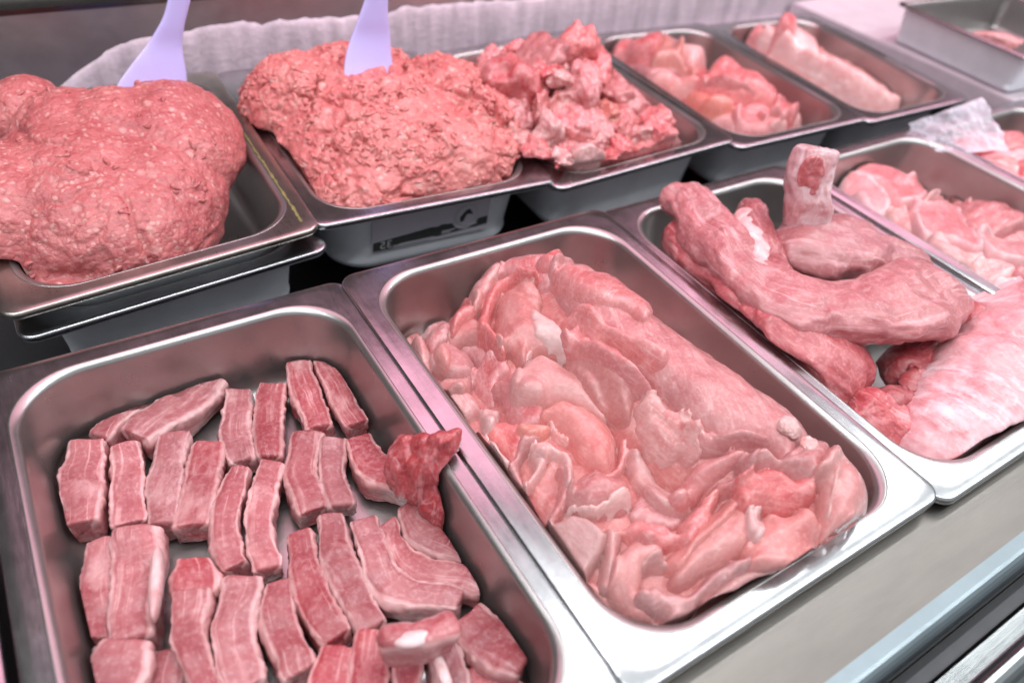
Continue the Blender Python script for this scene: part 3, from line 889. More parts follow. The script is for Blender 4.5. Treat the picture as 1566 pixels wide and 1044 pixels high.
sub_poly('reflected_emblem_disc', ringpts(.0092), .0014, M_STICKER_REFL)
sub_poly('reflected_emblem_figure', [(cxm - .0050, czm - .0060), (cxm - .0022, czm - .0050), (cxm - .0010, czm - .0005), (cxm + .0010, czm + .0015), (cxm + .0058, czm + .0002), (cxm + .0045, czm + .0028), (cxm + .0020, czm + .0064), (cxm - .0010, czm + .0052), (cxm - .0035, czm + .0020), (cxm - .0060, czm - .0010)], .0018, M_BLACK)
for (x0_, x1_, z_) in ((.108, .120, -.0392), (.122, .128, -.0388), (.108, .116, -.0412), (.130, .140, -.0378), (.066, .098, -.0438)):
    sub_poly('reflected_text_line', [(x0_, z_), (x1_, z_ + .0002), (x1_, z_ + .0010), (x0_, z_ + .0008)], .0013, M_GREY)
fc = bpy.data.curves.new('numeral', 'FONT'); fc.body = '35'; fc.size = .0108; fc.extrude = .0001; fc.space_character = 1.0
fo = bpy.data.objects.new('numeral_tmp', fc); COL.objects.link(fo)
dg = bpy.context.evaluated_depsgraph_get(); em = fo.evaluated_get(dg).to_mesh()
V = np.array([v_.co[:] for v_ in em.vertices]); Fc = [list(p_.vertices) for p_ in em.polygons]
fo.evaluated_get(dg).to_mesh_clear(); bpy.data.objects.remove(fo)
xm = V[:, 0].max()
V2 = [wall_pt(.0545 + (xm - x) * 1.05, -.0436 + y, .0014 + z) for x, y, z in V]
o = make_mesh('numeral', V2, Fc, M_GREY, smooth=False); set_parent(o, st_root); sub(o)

# ------------------------------------------------------------------ mounds of mince
def mound(name, prims, mat, label, vox=.0014, lump=.006, crease=.006, grain=.0009, seed=0, clampz=None, sm=6, group='mounds of minced pork', cl=.034, strands=0):
    V, Q = remeshed(name, prims, vox, sm)
    N = vnormals(V, Q)
    P = V + seed
    wp = P + .010 * np.stack([perlin(P / .03), perlin(P / .03 + 9), perlin(P / .03 + 21)], 1)
    d = lump * fbm(wp / .045, 3)
    r1 = np.abs(perlin(wp / cl + 5)); msk = sstep(perlin(P / .055 + 11), -.15, .35)
    d -= crease * (1 - sstep(r1, 0, .10)) * msk
    r2 = np.abs(perlin(wp / (cl * .42) + 15))
    d -= crease * .42 * (1 - sstep(r2, 0, .16)) * sstep(perlin(P / .04 + 31), -.1, .4)
    V = V + N * d[:, None]
    N = vnormals(V, Q)
    f1, f2 = worley((V + seed) / .011 + .6 * np.stack([perlin(V / .01), perlin(V / .01 + 7), perlin(V / .01 + 13)], 1))
    V = V + N * (grain * 2.6 * (.6 - f1) * sstep(perlin(V / .05 + 17 + seed), -.2, .25))[:, None]
    f1, f2 = worley((V + seed) / .0052)
    gm = .25 + .75 * sstep(perlin(V / .03 + 3 + seed), -.15, .3)
    V = V + N * (grain * 2.0 * (.5 - f1) * gm)[:, None]
    f1, f2 = worley((V + seed) / .0027)
    V = V + N * (grain * .7 * (.5 - f1) + .0012 * fbm(V / .009 + seed, 2))[:, None]
    if clampz is not None: V[:, 2] = np.maximum(V[:, 2], clampz)
    if strands:
        rg = np.random.default_rng(int(seed * 10)); N = vnormals(V, Q)
        mk = perlin((V + seed) / .035 + 51)
        w8 = np.clip(mk + .25, .02, 1) * (N[:, 2] > -.2) * (V[:, 2] > -.03); w8 /= w8.sum()
        pick = rg.choice(len(V), strands, p=w8); VV, QQ = [V], list(Q); base_n = len(V)
        for i_ in pick:
            n_ = N[i_]; tv = np.cross(n_, rg.normal(size=3)); tv /= np.linalg.norm(tv); bv = np.cross(n_, tv)
            ln_ = rg.uniform(.004, .011); rd_ = rg.uniform(.0011, .0019); cv = rg.normal() * .35
            ss = np.linspace(-1, 1, 7); rr_ = rd_ * np.sqrt(np.clip(1 - np.abs(ss) ** 3, .12, 1))
            cc = V[i_] + n_ * (rd_ * rg.uniform(-.35, .45)) + np.outer(ss * ln_ / 2, tv) + np.outer(cv * ln_ * ss ** 2 * .8, bv) - np.outer(ss ** 2 * rd_ * 1.2, n_)
            an = np.linspace(0, 2 * math.pi, 8, endpoint=False)
            vv = (cc[:, None, :] + rr_[:, None, None] * (np.cos(an)[None, :, None] * bv + np.sin(an)[None, :, None] * n_)).reshape(-1, 3)
            VV.append(vv)
            for a_ in range(6):
                for b_ in range(8):
                    QQ.append([base_n + a_ * 8 + b_, base_n + a_ * 8 + (b_ + 1) % 8, base_n + (a_ + 1) * 8 + (b_ + 1) % 8, base_n + (a_ + 1) * 8 + b_])
            base_n += 56
        V = np.vstack(VV); Q = QQ
        V[len(VV[0]):] += .0006 * np.stack([perlin(V[len(VV[0]):] / .003), perlin(V[len(VV[0]):] / .003 + 7), perlin(V[len(VV[0]):] / .003 + 13)], 1)
    o_ = make_mesh(name, V, Q, mat)
    return tag(o_, label, 'minced meat', group)


mound('mince_mound', [((-.122, .470, -.012), (.074, .092, .066), (0, 0, .1)),
                      ((-.100, .440, -.004), (.066, .070, .048), (0, .1, 0)),
                      ((-.130, .405, -.024), (.050, .040, .030), (0, 0, 0)),
                      ((-.146, .56, .020), (.032, .034, .034), (0, 0, 0)),
                      ((-.052, .495, .016), (.052, .066, .040), (0, .20, 0)),
                      ((-.075, .450, .006), (.050, .058, .038), (0, .25, 0)),
                      ((-.165, .46, .002), (.046, .058, .050), (0, 0, 0)),
                      ((-.092, .50, .014), (.048, .058, .044), (0, 0, 0)),
                      ((-.122, .515, .016), (.040, .050, .042), (0, 0, 0)),
                      ((-.140, .375, -.026), (.020, .016, .014), (0, 0, 0))],
      M_MINCE1, 'smooth pressed mound of minced pork at the left with a small lump behind', lump=.0022, crease=.0032, grain=.0002, strands=70, seed=3.1, clampz=.0075 - .0575, sm=8, cl=.055)
mound('mince_mound', [((.118, .495, -.020), (.104, .112, .066), (0, 0, 0)),
                      ((.150, .450, -.018), (.078, .068, .055), (0, 0, .1)),
                      ((.080, .425, -.022), (.058, .042, .038), (0, 0, 0)),
                      ((.062, .54, .010), (.050, .052, .040), (0, 0, 0)),
                      ((.185, .49, -.002), (.045, .085, .050), (0, .25, 0)),
                      ((.115, .54, .018), (.058, .050, .036), (0, 0, 0))],
      M_MINCE2, 'loose crumbly mound of minced pork in the pan with the price sticker reflection', lump=.0050, crease=.0070, grain=.0009, strands=1300, seed=7.7, clampz=FB + .0005, sm=4, cl=.026)


# lilac spatulas stuck in the mince
def spatula(st, y, t, label, lean):
    C, S, T = [], [], []
    for (ul, vl, ur, vr), yy in zip(st, lean):
        l = PY(ul, vl, y + yy); r = PY(ur, vr, y + yy)
        C.append((l + r) / 2); S.append((r - l) / 2); T.append(t)
    o_ = slab_core('spatula', C, S, T, M_LILAC, p=2.8, rc=.0022, step=.002, K=40, low=0, fib=0)
    return tag(o_, label, 'spatula', 'lilac plastic spatulas standing in the mince')


spatula([(165, 190, 300, 185), (176, 150, 294, 148), (203, 106, 290, 112), (228, 72, 283, 72), (247, 38, 284, 40), (256, 10, 290, 12), (262, -25, 297, -20), (268, -80, 303, -75), (270, -200, 308, -195)], .575, .0050,
        'lilac plastic spatula standing in the smooth left mince mound', [-.016, -.010, -.004, 0, 0, 0, 0, 0, 0])
spatula([(520, 160, 612, 168), (526, 122, 608, 130), (530, 90, 602, 98), (540, 58, 599, 60), (551, 28, 596, 30), (560, 2, 595, 4), (566, -30, 597, -28), (570, -90, 603, -88), (574, -200, 610, -198)], .518, .0050,
        'lilac plastic spatula standing in the crumbly second mince mound', [-.016, -.010, -.004, 0, 0, 0, 0, 0, 0])

# ------------------------------------------------------------------ rib pieces
GR = 'pork rib pieces in the front left pan'
# (stations (u, v, width), top height, thickness, label)
RIBS = [
    ([(262, 545, 30), (208, 602, 42), (153, 664, 34)], -.030, .020, 'thin streaky rib piece in the far left corner, leaning towards upper right'),
    ([(322, 570, 52), (268, 616, 64), (207, 664, 44)], -.027, .026, 'thick rib piece lying beside the thin streaky one in the far left corner'),
    ([(362, 592, 44), (358, 645, 52), (368, 702, 46)], -.032, .021, 'plain rib piece at the back, left one of the middle pair'),
    ([(418, 580, 46), (409, 640, 50), (412, 696, 46)], -.031, .021, 'rib piece with a white left edge at the back, right one of the middle pair'),
    ([(456, 546, 42), (468, 602, 44), (490, 652, 44)], -.030, .020, 'back rib piece leaning towards the far right, left one of two'),
    ([(497, 542, 36), (518, 595, 44), (548, 645, 44)], -.029, .020, 'rib piece farthest back on the right, beside its leaning twin'),
    ([(134, 668, 58), (120, 735, 74), (122, 800, 70)], -.028, .026, 'short thick rib piece at the left wall, with a pale fat spot'),
    ([(193, 674, 46), (192, 735, 58), (196, 800, 56)], -.030, .023, 'flat rib piece right of the short thick piece at the left wall'),
    ([(267, 664, 50), (251, 735, 60), (247, 800, 54)], -.030, .024, 'pale rib piece touching its twin in the second row, left half'),
    ([(322, 672, 46), (305, 738, 58), (292, 803, 58)], -.029, .024, 'pale rib piece touching its twin in the second row, right half'),
    ([(365, 712, 30), (341, 788, 46), (362, 865, 48)], -.028, .022, 'crooked rib piece with white membrane in the middle of the pan'),
    ([(418, 700, 40), (395, 778, 48), (408, 870, 46)], -.026, .023, 'curved rib piece with white edges right of the crooked one'),
    ([(474, 660, 50), (460, 716, 54), (480, 782, 54)], -.029, .022, 'broad rib piece with a white top in the second row'),
    ([(514, 666, 42), (508, 720, 46), (524, 772, 46)], -.029, .020, 'small curved rib piece beside the broad one with a white top'),
    ([(548, 664, 42), (572, 708, 54), (636, 738, 50)], -.027, .024, 'striped rib piece meeting the ragged bony piece by the right wall'),
    ([(622, 768, 40), (652, 812, 56), (716, 850, 34)], -.024, .024, 'smooth wedge shaped rib piece against the right wall'),
    ([(588, 792, 32), (632, 862, 52), (736, 893, 44)], -.024, .021, 'long curved rib piece in front of the smooth wedge by the right wall'),
    ([(552, 790, 40), (594, 886, 62), (704, 915, 36)], -.021, .024, 'longest curved rib piece, its tip pointing to the right wall'),
    ([(508, 784, 42), (520, 865, 56), (572, 955, 54)], -.022, .022, 'striped rib piece, right one of the long parallel pair at the centre'),
    ([(460, 806, 44), (470, 890, 60), (517, 972, 54)], -.022, .022, 'pale striped rib piece, left one of the long parallel pair at the centre'),
    ([(154, 822, 50), (142, 900, 56), (146, 978, 56)], -.024, .026, 'dark rib piece nearest the left wall in the third row'),
    ([(212, 804, 74), (200, 886, 80), (200, 970, 76)], -.018, .032, 'wide striped rib piece with a bluish bone on its right side'),
    ([(296, 850, 64), (296, 880, 90), (285, 910, 60)], -.020, .030, 'knobbly red rib end behind the fat streaked piece'),
    ([(288, 900, 60), (288, 972, 58), (322, 1052, 58)], -.012, .026, 'fat streaked rib piece in front of the knobbly red end'),
    ([(368, 880, 66), (356, 960, 72), (372, 1046, 66)], -.016, .026, 'wide rib piece with a white corner, right of the fat streaked piece'),
    ([(424, 886, 44), (428, 955, 66), (460, 1028, 72)], -.018, .026, 'rib piece with a bulging lobe at its lower right'),
    ([(196, 968, 74), (176, 1015, 96), (150, 1075, 96)], -.012, .028, 'broad pale rib piece at the lower left of the pan'),
    ([(262, 990, 50), (250, 1030, 62), (246, 1075, 60)], -.026, .024, 'half hidden rib piece between the broad pale piece and the fat streaked one'),
    ([(516, 985, 52), (506, 1030, 60), (500, 1090, 60)], -.016, .026, 'rib piece cut off by the lower photo edge, left of the bony slanted one'),
    ([(570, 962, 52), (560, 1020, 58), (556, 1090, 58)], -.014, .026, 'rib piece cut off by the lower photo edge, under the bony slanted one'),
    ([(622, 990, 52), (618, 1035, 54), (616, 1090, 54)], -.018, .024, 'rib piece with vertical white stripes cut off by the lower photo edge'),
    ([(672, 975, 56), (692, 1025, 60), (716, 1085, 60)], -.017, .026, 'rib piece with a grey bone strip cut off by the lower photo edge'),
    ([(712, 938, 66), (752, 976, 84), (806, 1010, 60)], -.018, .026, 'large striped rib piece lowest along the right wall'),
    ([(728, 1018, 50), (752, 1040, 60), (800, 1075, 60)], -.028, .022, 'low rib piece tucked under the large striped one near the right wall'),
]
rib_objs = []
for st, h, t_, lab in RIBS:
    h = -.0572 + (h + .0572) * .68; t_ *= .70
    o = slab('rib_piece', [(u, v, wd * .97, h) for u, v, wd in st], t_, M_RIB, p=5.0, rc=.004, step=.0011, K=56,
             low=.0013, lam=.014, fib=.00025, rag=.0016, warp=(.0034, .030), zmin=FT - .0022 + .0006, crown=.05)
    tag(o, lab, 'pork rib', GR); rib_objs.append(o)
# slanted bony piece on top, with its bone face
o = slab('rib_piece', [(578, 975, 40, .000), (640, 962, 50, .002), (700, 948, 44, .000)], .020, M_RIB, p=3.5, rc=.006, low=.0024, zmin=FT)
tag(o, 'slanted rib piece lying across the front ones with an oval bone face', 'pork rib', GR)
bo = slab('bone', [(592, 978, 14, .0012), (628, 974, 27, .0022), (668, 966, 16, .0018)], .004, M_BONE, p=2.2, rc=.010, low=.0004, fib=0)
bo.parent = o
# bone strip on the wide striped piece
wide = rib_objs[21]
bo = slab('bone', [(238, 830, 14, -.0205), (235, 885, 24, -.0215), (232, 940, 13, -.0205)], .010, M_BONE, p=2.2, rc=.008, low=.0005, fib=0); bo.parent = wide
bo = slab('bone', [(655, 978, 10, -.0165), (672, 1010, 18, -.0168), (690, 1060, 18, -.017)], .004, M_BONE, p=2.2, rc=.008, low=.0004, fib=0); bo.parent = rib_objs[31]
# ragged bony end by the right wall
c0 = PX(655, 735, -.022)
V, Q = remeshed('ragged', [(PX(628, 712, -.020), (.016, .014, .020), (0, 0, .4)), (PX(660, 725, -.020), (.016, .013, .030), (.2, 0, 0)), (PX(672, 690, .000), (.010, .008, .016), (.2, .2, 0)),
                           (PX(620, 690, -.010), (.008, .008, .011), (0, 0, 0)), (PX(650, 690, -.004), (.007, .008, .013), (0, 0, 0)), (PX(688, 684, .002), (.006, .006, .013), (0, .3, 0)), (PX(676, 775, -.034), (.012, .012, .022), (0, 0, 0))], .0011, 2)
N = vnormals(V, Q); V = V + N * (.0032 * fbm(V / .017 + 3, 3) + .0012 * perlin(V / np.array([.004, .004, .02])))[:, None]
V[:, 2] = np.maximum(V[:, 2], FT)
tag(make_mesh('rib_piece', V, Q, M_SHANK, None, {'fib': V, 'prm': V * 0}), 'ragged bony rib end sticking up against the right wall of the rib pan', 'pork rib', GR)

# ------------------------------------------------------------------ big pile of folded slices
GP = 'pork slices piled in the centre pan'
def piece(st, t_, mat, label, group=GP, name='pork_slice', cat='pork slice', **kw):
    kw.setdefault('p', 2.5); kw.setdefault('rc', .007); kw.setdefault('low', .0018); kw.setdefault('lam', .016)
    kw.setdefault('warp', (.0055, .026)); kw.setdefault('wrk', .0009); kw.setdefault('taper', .45); kw.setdefault('curl', -.10); kw.setdefault('K', 64)
    kw.setdefault('zmin', FT + .0004)
    kw.setdefault('mid', .55); kw.setdefault('wf', .94)
    o_ = slab(name, st, t_ * .8, mat, **kw)
    return tag(o_, label, cat, group)


HP = Heap(.012, .209, .010, .303, .0009, FT + .0004)
def ridge(hp, pts, n=24):
    A_ = catmull(np.array(pts, float), np.linspace(0, len(pts) - 1.001, n))
    for u_, v_, z_, r_ in A_: hp.bump(u_, v_, z_, r_)


ridge(HP, [(790, 420, .000, .032), (850, 425, .010, .040), (930, 495, .020, .049), (1010, 560, .022, .053), (1090, 622, .021, .054), (1165, 680, .019, .053), (1225, 735, .016, .050), (1255, 775, .008, .044)], 40)
ridge(HP, [(765, 450, -.006, .030), (800, 520, .000, .038), (850, 620, .000, .046), (900, 740, .000, .048), (960, 820, -.004, .048), (1050, 850, -.002, .048), (1150, 820, .002, .048), (1215, 820, -.004, .040)], 40)
ridge(HP, [(735, 515, -.014, .034), (690, 545, -.020, .034), (720, 620, -.016, .036), (775, 700, -.014, .038), (835, 790, -.018, .038), (900, 880, -.026, .036), (1000, 925, -.022, .042), (1100, 905, -.018, .046), (1200, 868, -.020, .042)], 40)
HP.base('pork_slice', M_PALE, 'broad pork slice lying deepest under the whole pile', 'pork slice', GP, bl=16)
def ps(org, px, t_, mat, label, **kw):
    k_ = 1.0 if org is None else 3.91
    return HP.slice('pork_slice', px, t_, mat, label, 'pork slice', GP, org=org, k=k_, **kw)
Z1, Z3, Z4, Z5 = (600, 370), (650, 600), (950, 620), (800, 740)
ps(Z1, [(20, 590), (100, 540), (170, 530), (200, 620), (190, 760), (140, 740)], .008, M_TRIM, 'dark red scrap at the far left wall of the scrap heap')
ps(Z1, [(180, 510), (250, 465), (340, 455), (360, 540), (290, 610), (210, 600)], .010, M_TRIM, 'dark red scrap at the far end of the scrap heap')
ps(Z1, [(60, 640), (120, 570), (200, 590), (240, 680), (230, 850), (170, 800)], .009, M_FATTY, 'light fatty scrap against the left wall in the scrap heap')
ps(Z1, [(400, 620), (520, 560), (640, 640), (560, 740), (470, 690)], .006, M_TRIM, 'wet dark scrap between the heap and the arched band')
ps(Z1, [(330, 560), (400, 470), (510, 445), (540, 540), (450, 590), (360, 620)], .009, M_PALE, 'pale flat scrap beside the arched band', r=.006)
ps(Z1, [(340, 430), (375, 350), (450, 320), (545, 355), (530, 420), (430, 450), (350, 500)], .010, M_PINK, 'bright pink curl below the whitish folded scrap', r=.006)
ps(Z1, [(440, 270), (520, 180), (600, 110), (660, 140), (610, 230), (570, 330), (490, 340)], .010, M_FATTY, 'whitish folded scrap left of the arched band', r=.006)
ps(Z1, [(290, 980), (360, 890), (470, 900), (540, 990), (440, 1050), (330, 1050)], .011, M_PINK, 'lowest scrap of the heap beside the left wall')
ps(Z1, [(230, 640), (300, 590), (420, 640), (490, 700), (490, 790), (400, 810), (300, 780), (235, 710)], .012, M_PINK, 'rounded curled scrap in the middle of the scrap heap', r=.007)
ps(Z1, [(250, 640), (300, 600), (350, 660), (335, 750), (285, 760)], .006, M_PALE, 'small pale lobe on the rounded curled scrap', r=.005)
ps(Z1, [(240, 890), (300, 825), (400, 790), (485, 815), (440, 865), (360, 875), (310, 935), (265, 945)], .009, M_PALE, 'thin finger shaped scrap across the scrap heap', r=.005)
ps(Z1, [(480, 770), (560, 650), (660, 660), (710, 760), (640, 820), (610, 950), (540, 920)], .008, M_TRIM, 'reddish scrap between the heap and the flat curved cutlet')
ps(Z1, [(600, 830), (720, 770), (770, 860), (700, 940), (620, 920)], .009, M_PINK, 'soft pink scrap touching the flat curved cutlet', r=.006)
ps(None, [(765, 398), (788, 384), (815, 387), (852, 395), (852, 425), (800, 432), (770, 418)], .009, M_TRIM, 'ragged scrap at the far left corner of the largest slab', rag=.0022)
ps(None, [(820, 396), (850, 381), (890, 383), (908, 398), (880, 408), (845, 406)], .010, M_TRIM, 'dark pink scrap at the far end of the pile', r=.006)
ps(None, [(842, 398), (880, 394), (906, 402), (970, 432), (1012, 466), (1070, 512), (1112, 540), (1180, 592), (1230, 645), (1248, 672), (1222, 694), (1180, 680), (1112, 684), (1075, 655), (1040, 625), (1000, 580), (935, 525), (880, 482), (852, 440)], .013, M_PINK, 'largest smooth pink slab along the right side of the pile', r=.016, bl=10, wr=.0007)
ps(None, [(846, 416), (872, 404), (920, 418), (985, 455), (998, 478), (958, 468), (907, 458), (872, 448), (850, 440)], .006, M_PINK, 'thin pale pink sheet on the far end of the largest slab', r=.006)
ps(None, [(856, 492), (880, 464), (907, 461), (932, 488), (958, 503), (999, 518), (1025, 536), (1012, 557), (978, 546), (932, 528), (902, 526), (880, 506)], .009, M_PINK, 'glossy bulging strip along the middle of the largest slab', r=.010)
ps(Z1, [(910, 175), (850, 148), (720, 165), (600, 255), (530, 390), (515, 500), (560, 590), (640, 660), (690, 650), (610, 530), (590, 440), (640, 330), (720, 250), (850, 212)], .013, M_PINK, 'arched pink band around the fatty fan shaped slice', r=.006)
ps(Z1, [(740, 232), (840, 240), (905, 330), (900, 410), (990, 470), (1060, 610), (1050, 690), (990, 700), (900, 670), (840, 690), (780, 735), (700, 660), (635, 590), (615, 430), (655, 310)], .010, M_PALE, 'fan shaped slice with white fat at the far left of the pile', r=.008, dome=.006, wr=.0008)
ps(Z1, [(840, 400), (910, 440), (985, 480), (1062, 610), (1045, 690), (960, 680), (900, 590), (850, 520)], .003, M_FAT, 'yellowish patch of fat on the edge of the fan shaped slice', r=.005, rag=.002)
ps(Z1, [(812, 640), (842, 645), (835, 725), (802, 725)], .004, M_FAT, 'short white thread hanging from the fan shaped slice', r=.002)
ps(Z3, [(480, 20), (690, 20), (720, 160), (640, 200), (560, 205), (480, 130)], .006, M_TRIM, 'dark thin slice between the left scraps and the small cutlet')
ps(Z3, [(340, 160), (480, 170), (610, 235), (590, 340), (520, 410), (440, 330), (370, 250)], .008, M_PINK, 'flat pink slice between the scrap heap and the hanging fold')
ps(Z3, [(255, 260), (340, 235), (440, 330), (525, 430), (500, 540), (420, 520), (320, 400)], .011, M_PALE, 'pale slice against the left wall of the pan, nearest the pink rim')
ps(Z3, [(335, 80), (440, 95), (455, 150), (405, 195), (375, 230), (440, 330), (515, 420), (480, 435), (415, 345), (345, 210)], .006, M_FATTY, 'white streaked sliver between the left scraps and the hanging fold', r=.004, rag=.0018)
ps(Z1, [(720, 770), (800, 690), (880, 675), (1000, 725), (1130, 790), (1210, 900), (1290, 1044), (1190, 1035), (1030, 950), (900, 935), (760, 930), (705, 860)], .011, M_PALE, 'flat curved cutlet left of the pale tongue', r=.008, dome=.003)
ps(Z3, [(695, 100), (800, 45), (920, 75), (1050, 145), (1135, 230), (1155, 350), (1115, 460), (1020, 440), (925, 370), (845, 260), (760, 180)], .011, M_PALE, 'shiny small cutlet below the flat curved one', r=.008, dome=.004)
ps(Z1, [(1055, 665), (1180, 640), (1300, 680), (1440, 760), (1540, 870), (1450, 910), (1430, 1060), (1310, 1060), (1200, 890), (1105, 750)], .011, M_PALE, 'pale tongue shaped slice in the middle of the pile', r=.010, dome=.004)
ps(Z1, [(1015, 510), (1100, 495), (1185, 590), (1330, 640), (1450, 735), (1580, 880), (1540, 900), (1400, 770), (1250, 690), (1100, 660), (1040, 600)], .010, M_PINK, 'narrow pink fold above the pale tongue shaped slice', r=.006)
ps(Z4, [(360, 120), (480, 85), (600, 140), (760, 125), (910, 180), (890, 230), (720, 225), (560, 270), (480, 265), (420, 205)], .009, M_PINK, 'creased pink strip at the near end of the largest slab', r=.006)
ps(None, [(974, 622), (1002, 606), (1048, 618), (1070, 642), (1076, 682), (1052, 702), (1020, 704), (992, 694), (980, 660)], .006, M_FATTY, 'lacy fat covered patch of meat in the middle of the pile', r=.006, rag=.003, wr=.0016)
ps(Z4, [(60, 620), (150, 520), (300, 560), (380, 640), (340, 720), (200, 720), (80, 690)], .006, M_TRIM, 'pink floor of the hollow between the cutlets and the front folds')
ps(Z4, [(25, 275), (110, 245), (140, 330), (210, 440), (340, 560), (430, 615), (340, 630), (200, 570), (85, 450)], .009, M_PALE, 'wet glistening slice curving below the lacy fat patch', r=.005)
ps(Z4, [(300, 510), (420, 370), (560, 300), (730, 250), (750, 300), (600, 410), (520, 490), (450, 580), (370, 590)], .010, M_PINK, 'smooth pink fold running up to the creased strip', r=.008)
ps(Z4, [(470, 580), (560, 470), (680, 410), (740, 330), (810, 300), (790, 430), (640, 530), (540, 580)], .010, M_PINK, 'warm coloured fold left of the rounded near end', r=.007)
ps(Z3, [(590, 240), (705, 235), (665, 305), (605, 360), (570, 430), (610, 560), (650, 740), (570, 680), (495, 570), (490, 440), (550, 330)], .012, M_PINK, 'hanging fold left of the dark hollow', r=.006)
ps(Z3, [(630, 375), (715, 365), (725, 430), (665, 530), (600, 560), (590, 510), (650, 450)], .008, M_PALE, 'inner pale fold inside the dark hollow', r=.004)
ps(Z3, [(795, 420), (870, 475), (885, 600), (830, 700), (740, 810), (710, 790), (785, 640), (805, 520)], .013, M_PINK, 'narrow fold right of the dark hollow', r=.006)
ps(Z3, [(640, 315), (720, 292), (800, 335), (865, 370), (895, 470), (885, 560), (840, 540), (840, 430), (800, 385), (720, 352), (650, 355)], .008, M_FATTY, 'thin curled whitish rim over the dark hollow', r=.004)
ps(Z3, [(555, 180), (640, 175), (745, 205), (735, 245), (640, 225), (565, 230)], .007, M_ORANGE, 'small orange loop above the dark hollow', r=.003)
ps(Z3, [(735, 170), (785, 180), (855, 280), (840, 315), (795, 280)], .005, M_FATTY, 'little white sinew beside the orange loop', r=.003)
ps(Z3, [(1015, 455), (1100, 475), (1160, 400), (1165, 290), (1215, 270), (1205, 420), (1145, 500), (1040, 490)], .007, M_PINK, 'thin pink tail beside the shiny small cutlet', r=.004)
ps(Z3, [(880, 480), (980, 465), (1120, 500), (1225, 560), (1245, 660), (1150, 700), (1000, 730), (870, 700), (855, 570)], .012, M_PINK, 'pink lump with a white fat edge above the square cut slice', r=.008, dome=.004)
ps(Z3, [(830, 672), (900, 655), (1000, 672), (1120, 625), (1190, 570), (1238, 600), (1225, 670), (1120, 685), (1020, 735), (900, 720), (835, 715)], .004, M_FAT, 'cream coloured strip of fat along the pink lump', r=.003, rag=.0018)
ps(Z5, [(190, 420), (330, 540), (480, 600), (570, 720), (570, 870), (430, 770), (300, 610)], .009, M_PALE, 'dull slice low in the near left corner of the pan')
ps(Z5, [(560, 770), (700, 800), (770, 965), (640, 950), (550, 870)], .010, M_PINK, 'reddish scrap in the near corner under the curled slice')
ps(Z5, [(780, 850), (980, 850), (1010, 930), (880, 970), (785, 965)], .009, M_PALE, 'pale scrap in the near corner under the sweeping band')
ps(Z5, [(870, 800), (1020, 740), (1200, 560), (1340, 475), (1580, 490), (1560, 570), (1300, 740), (1000, 890), (850, 870)], .010, M_PALE, 'dull slice under the sweeping band at the front rim', r=.010)
ps(Z5, [(490, 265), (600, 300), (575, 420), (555, 640), (480, 610), (470, 420)], .009, M_PALE, 'pale slab with white streaks between the square cut slice and the curled one', r=.005)
ps(Z5, [(200, 210), (300, 182), (400, 208), (495, 270), (485, 400), (410, 540), (330, 560), (190, 405), (105, 270)], .010, M_PALE, 'smooth square cut slice at the front left of the pile', r=.004, wr=.0003)
ps(Z4, [(720, 265), (860, 228), (1050, 218), (1220, 255), (1310, 280), (1230, 430), (1100, 450), (900, 360), (750, 370)], .012, M_PINK, 'rounded slice on top of the near end of the pile', r=.010, dome=.003)
ps(Z5, [(870, 570), (960, 400), (1100, 260), (1250, 115), (1345, 105), (1390, 300), (1310, 425), (1100, 520), (960, 610)], .011, M_PALE, 'broad greyish pale slice sloping from the near end towards the front corner', r=.009, wr=.0010)
ps(Z5, [(840, 470), (960, 325), (1120, 175), (1260, 55), (1300, 95), (1190, 215), (1030, 375), (920, 490)], .008, M_PALE, 'long narrow fold along the upper side of the broad greyish slice', r=.006)
ps(Z4, [(1230, 275), (1335, 265), (1405, 420), (1485, 560), (1465, 670), (1400, 770), (1250, 810), (1185, 840), (1185, 640), (1205, 430)], .014, M_PALE, 'smooth flap with a white line at the near right end of the pile', r=.009, dome=.003)
ps(Z4, [(1290, 380), (1310, 380), (1280, 520), (1250, 660), (1225, 660), (1255, 510)], .0022, M_FAT, 'thin white line of fat lying along the smooth flap', r=.002)
ps(Z4, [(1185, 830), (1390, 780), (1350, 890), (1210, 960), (1170, 910)], .009, M_PALE, 'low pale slice under the smooth flap at the near rim', r=.006)
ps(Z4, [(695, 430), (780, 335), (900, 345), (1080, 415), (1190, 500), (1110, 590), (960, 650), (850, 630), (735, 590)], .010, M_PINK, 'curled pink fold wrapped over the near end', r=.008, wr=.0012)
ps(Z4, [(860, 640), (980, 640), (1110, 555), (1205, 640), (1205, 800), (1215, 960), (1090, 1005), (1000, 960), (780, 950), (735, 875), (800, 760)], .012, M_PALE, 'broad front flap hanging over the near rim', r=.008, dome=.003)
ps(Z4, [(765, 600), (850, 620), (865, 740), (800, 790), (765, 700)], .006, M_FATTY, 'narrow whitish fold at the left of the broad front flap', r=.004)
ps(Z5, [(555, 430), (620, 355), (740, 325), (840, 380), (835, 445), (745, 505), (725, 580), (705, 640), (765, 740), (850, 840), (780, 850), (640, 770), (545, 690), (525, 560)], .012, M_PALE, 'curled pale slice folded back on itself near the front', r=.007)
ps(Z5, [(735, 420), (835, 385), (870, 470), (760, 530), (715, 515)], .006, M_PALE, 'thin pale lip over the curled slice near the front', r=.005)
ps(Z5, [(695, 625), (780, 595), (860, 640), (1000, 650), (1100, 535), (1240, 440), (1350, 410), (1360, 485), (1220, 550), (1100, 650), (1020, 750), (900, 800), (800, 770), (705, 700)], .012, M_PINK, 'pink band sweeping along the front of the pile', r=.006)
ps(Z5, [(590, 240), (700, 195), (860, 250), (925, 290), (950, 200), (1080, 75), (1180, 85), (1105, 195), (1005, 305), (900, 370), (740, 315), (615, 305)], .010, M_PINK, 'bent pink strip with a sharp elbow near the front', r=.006)
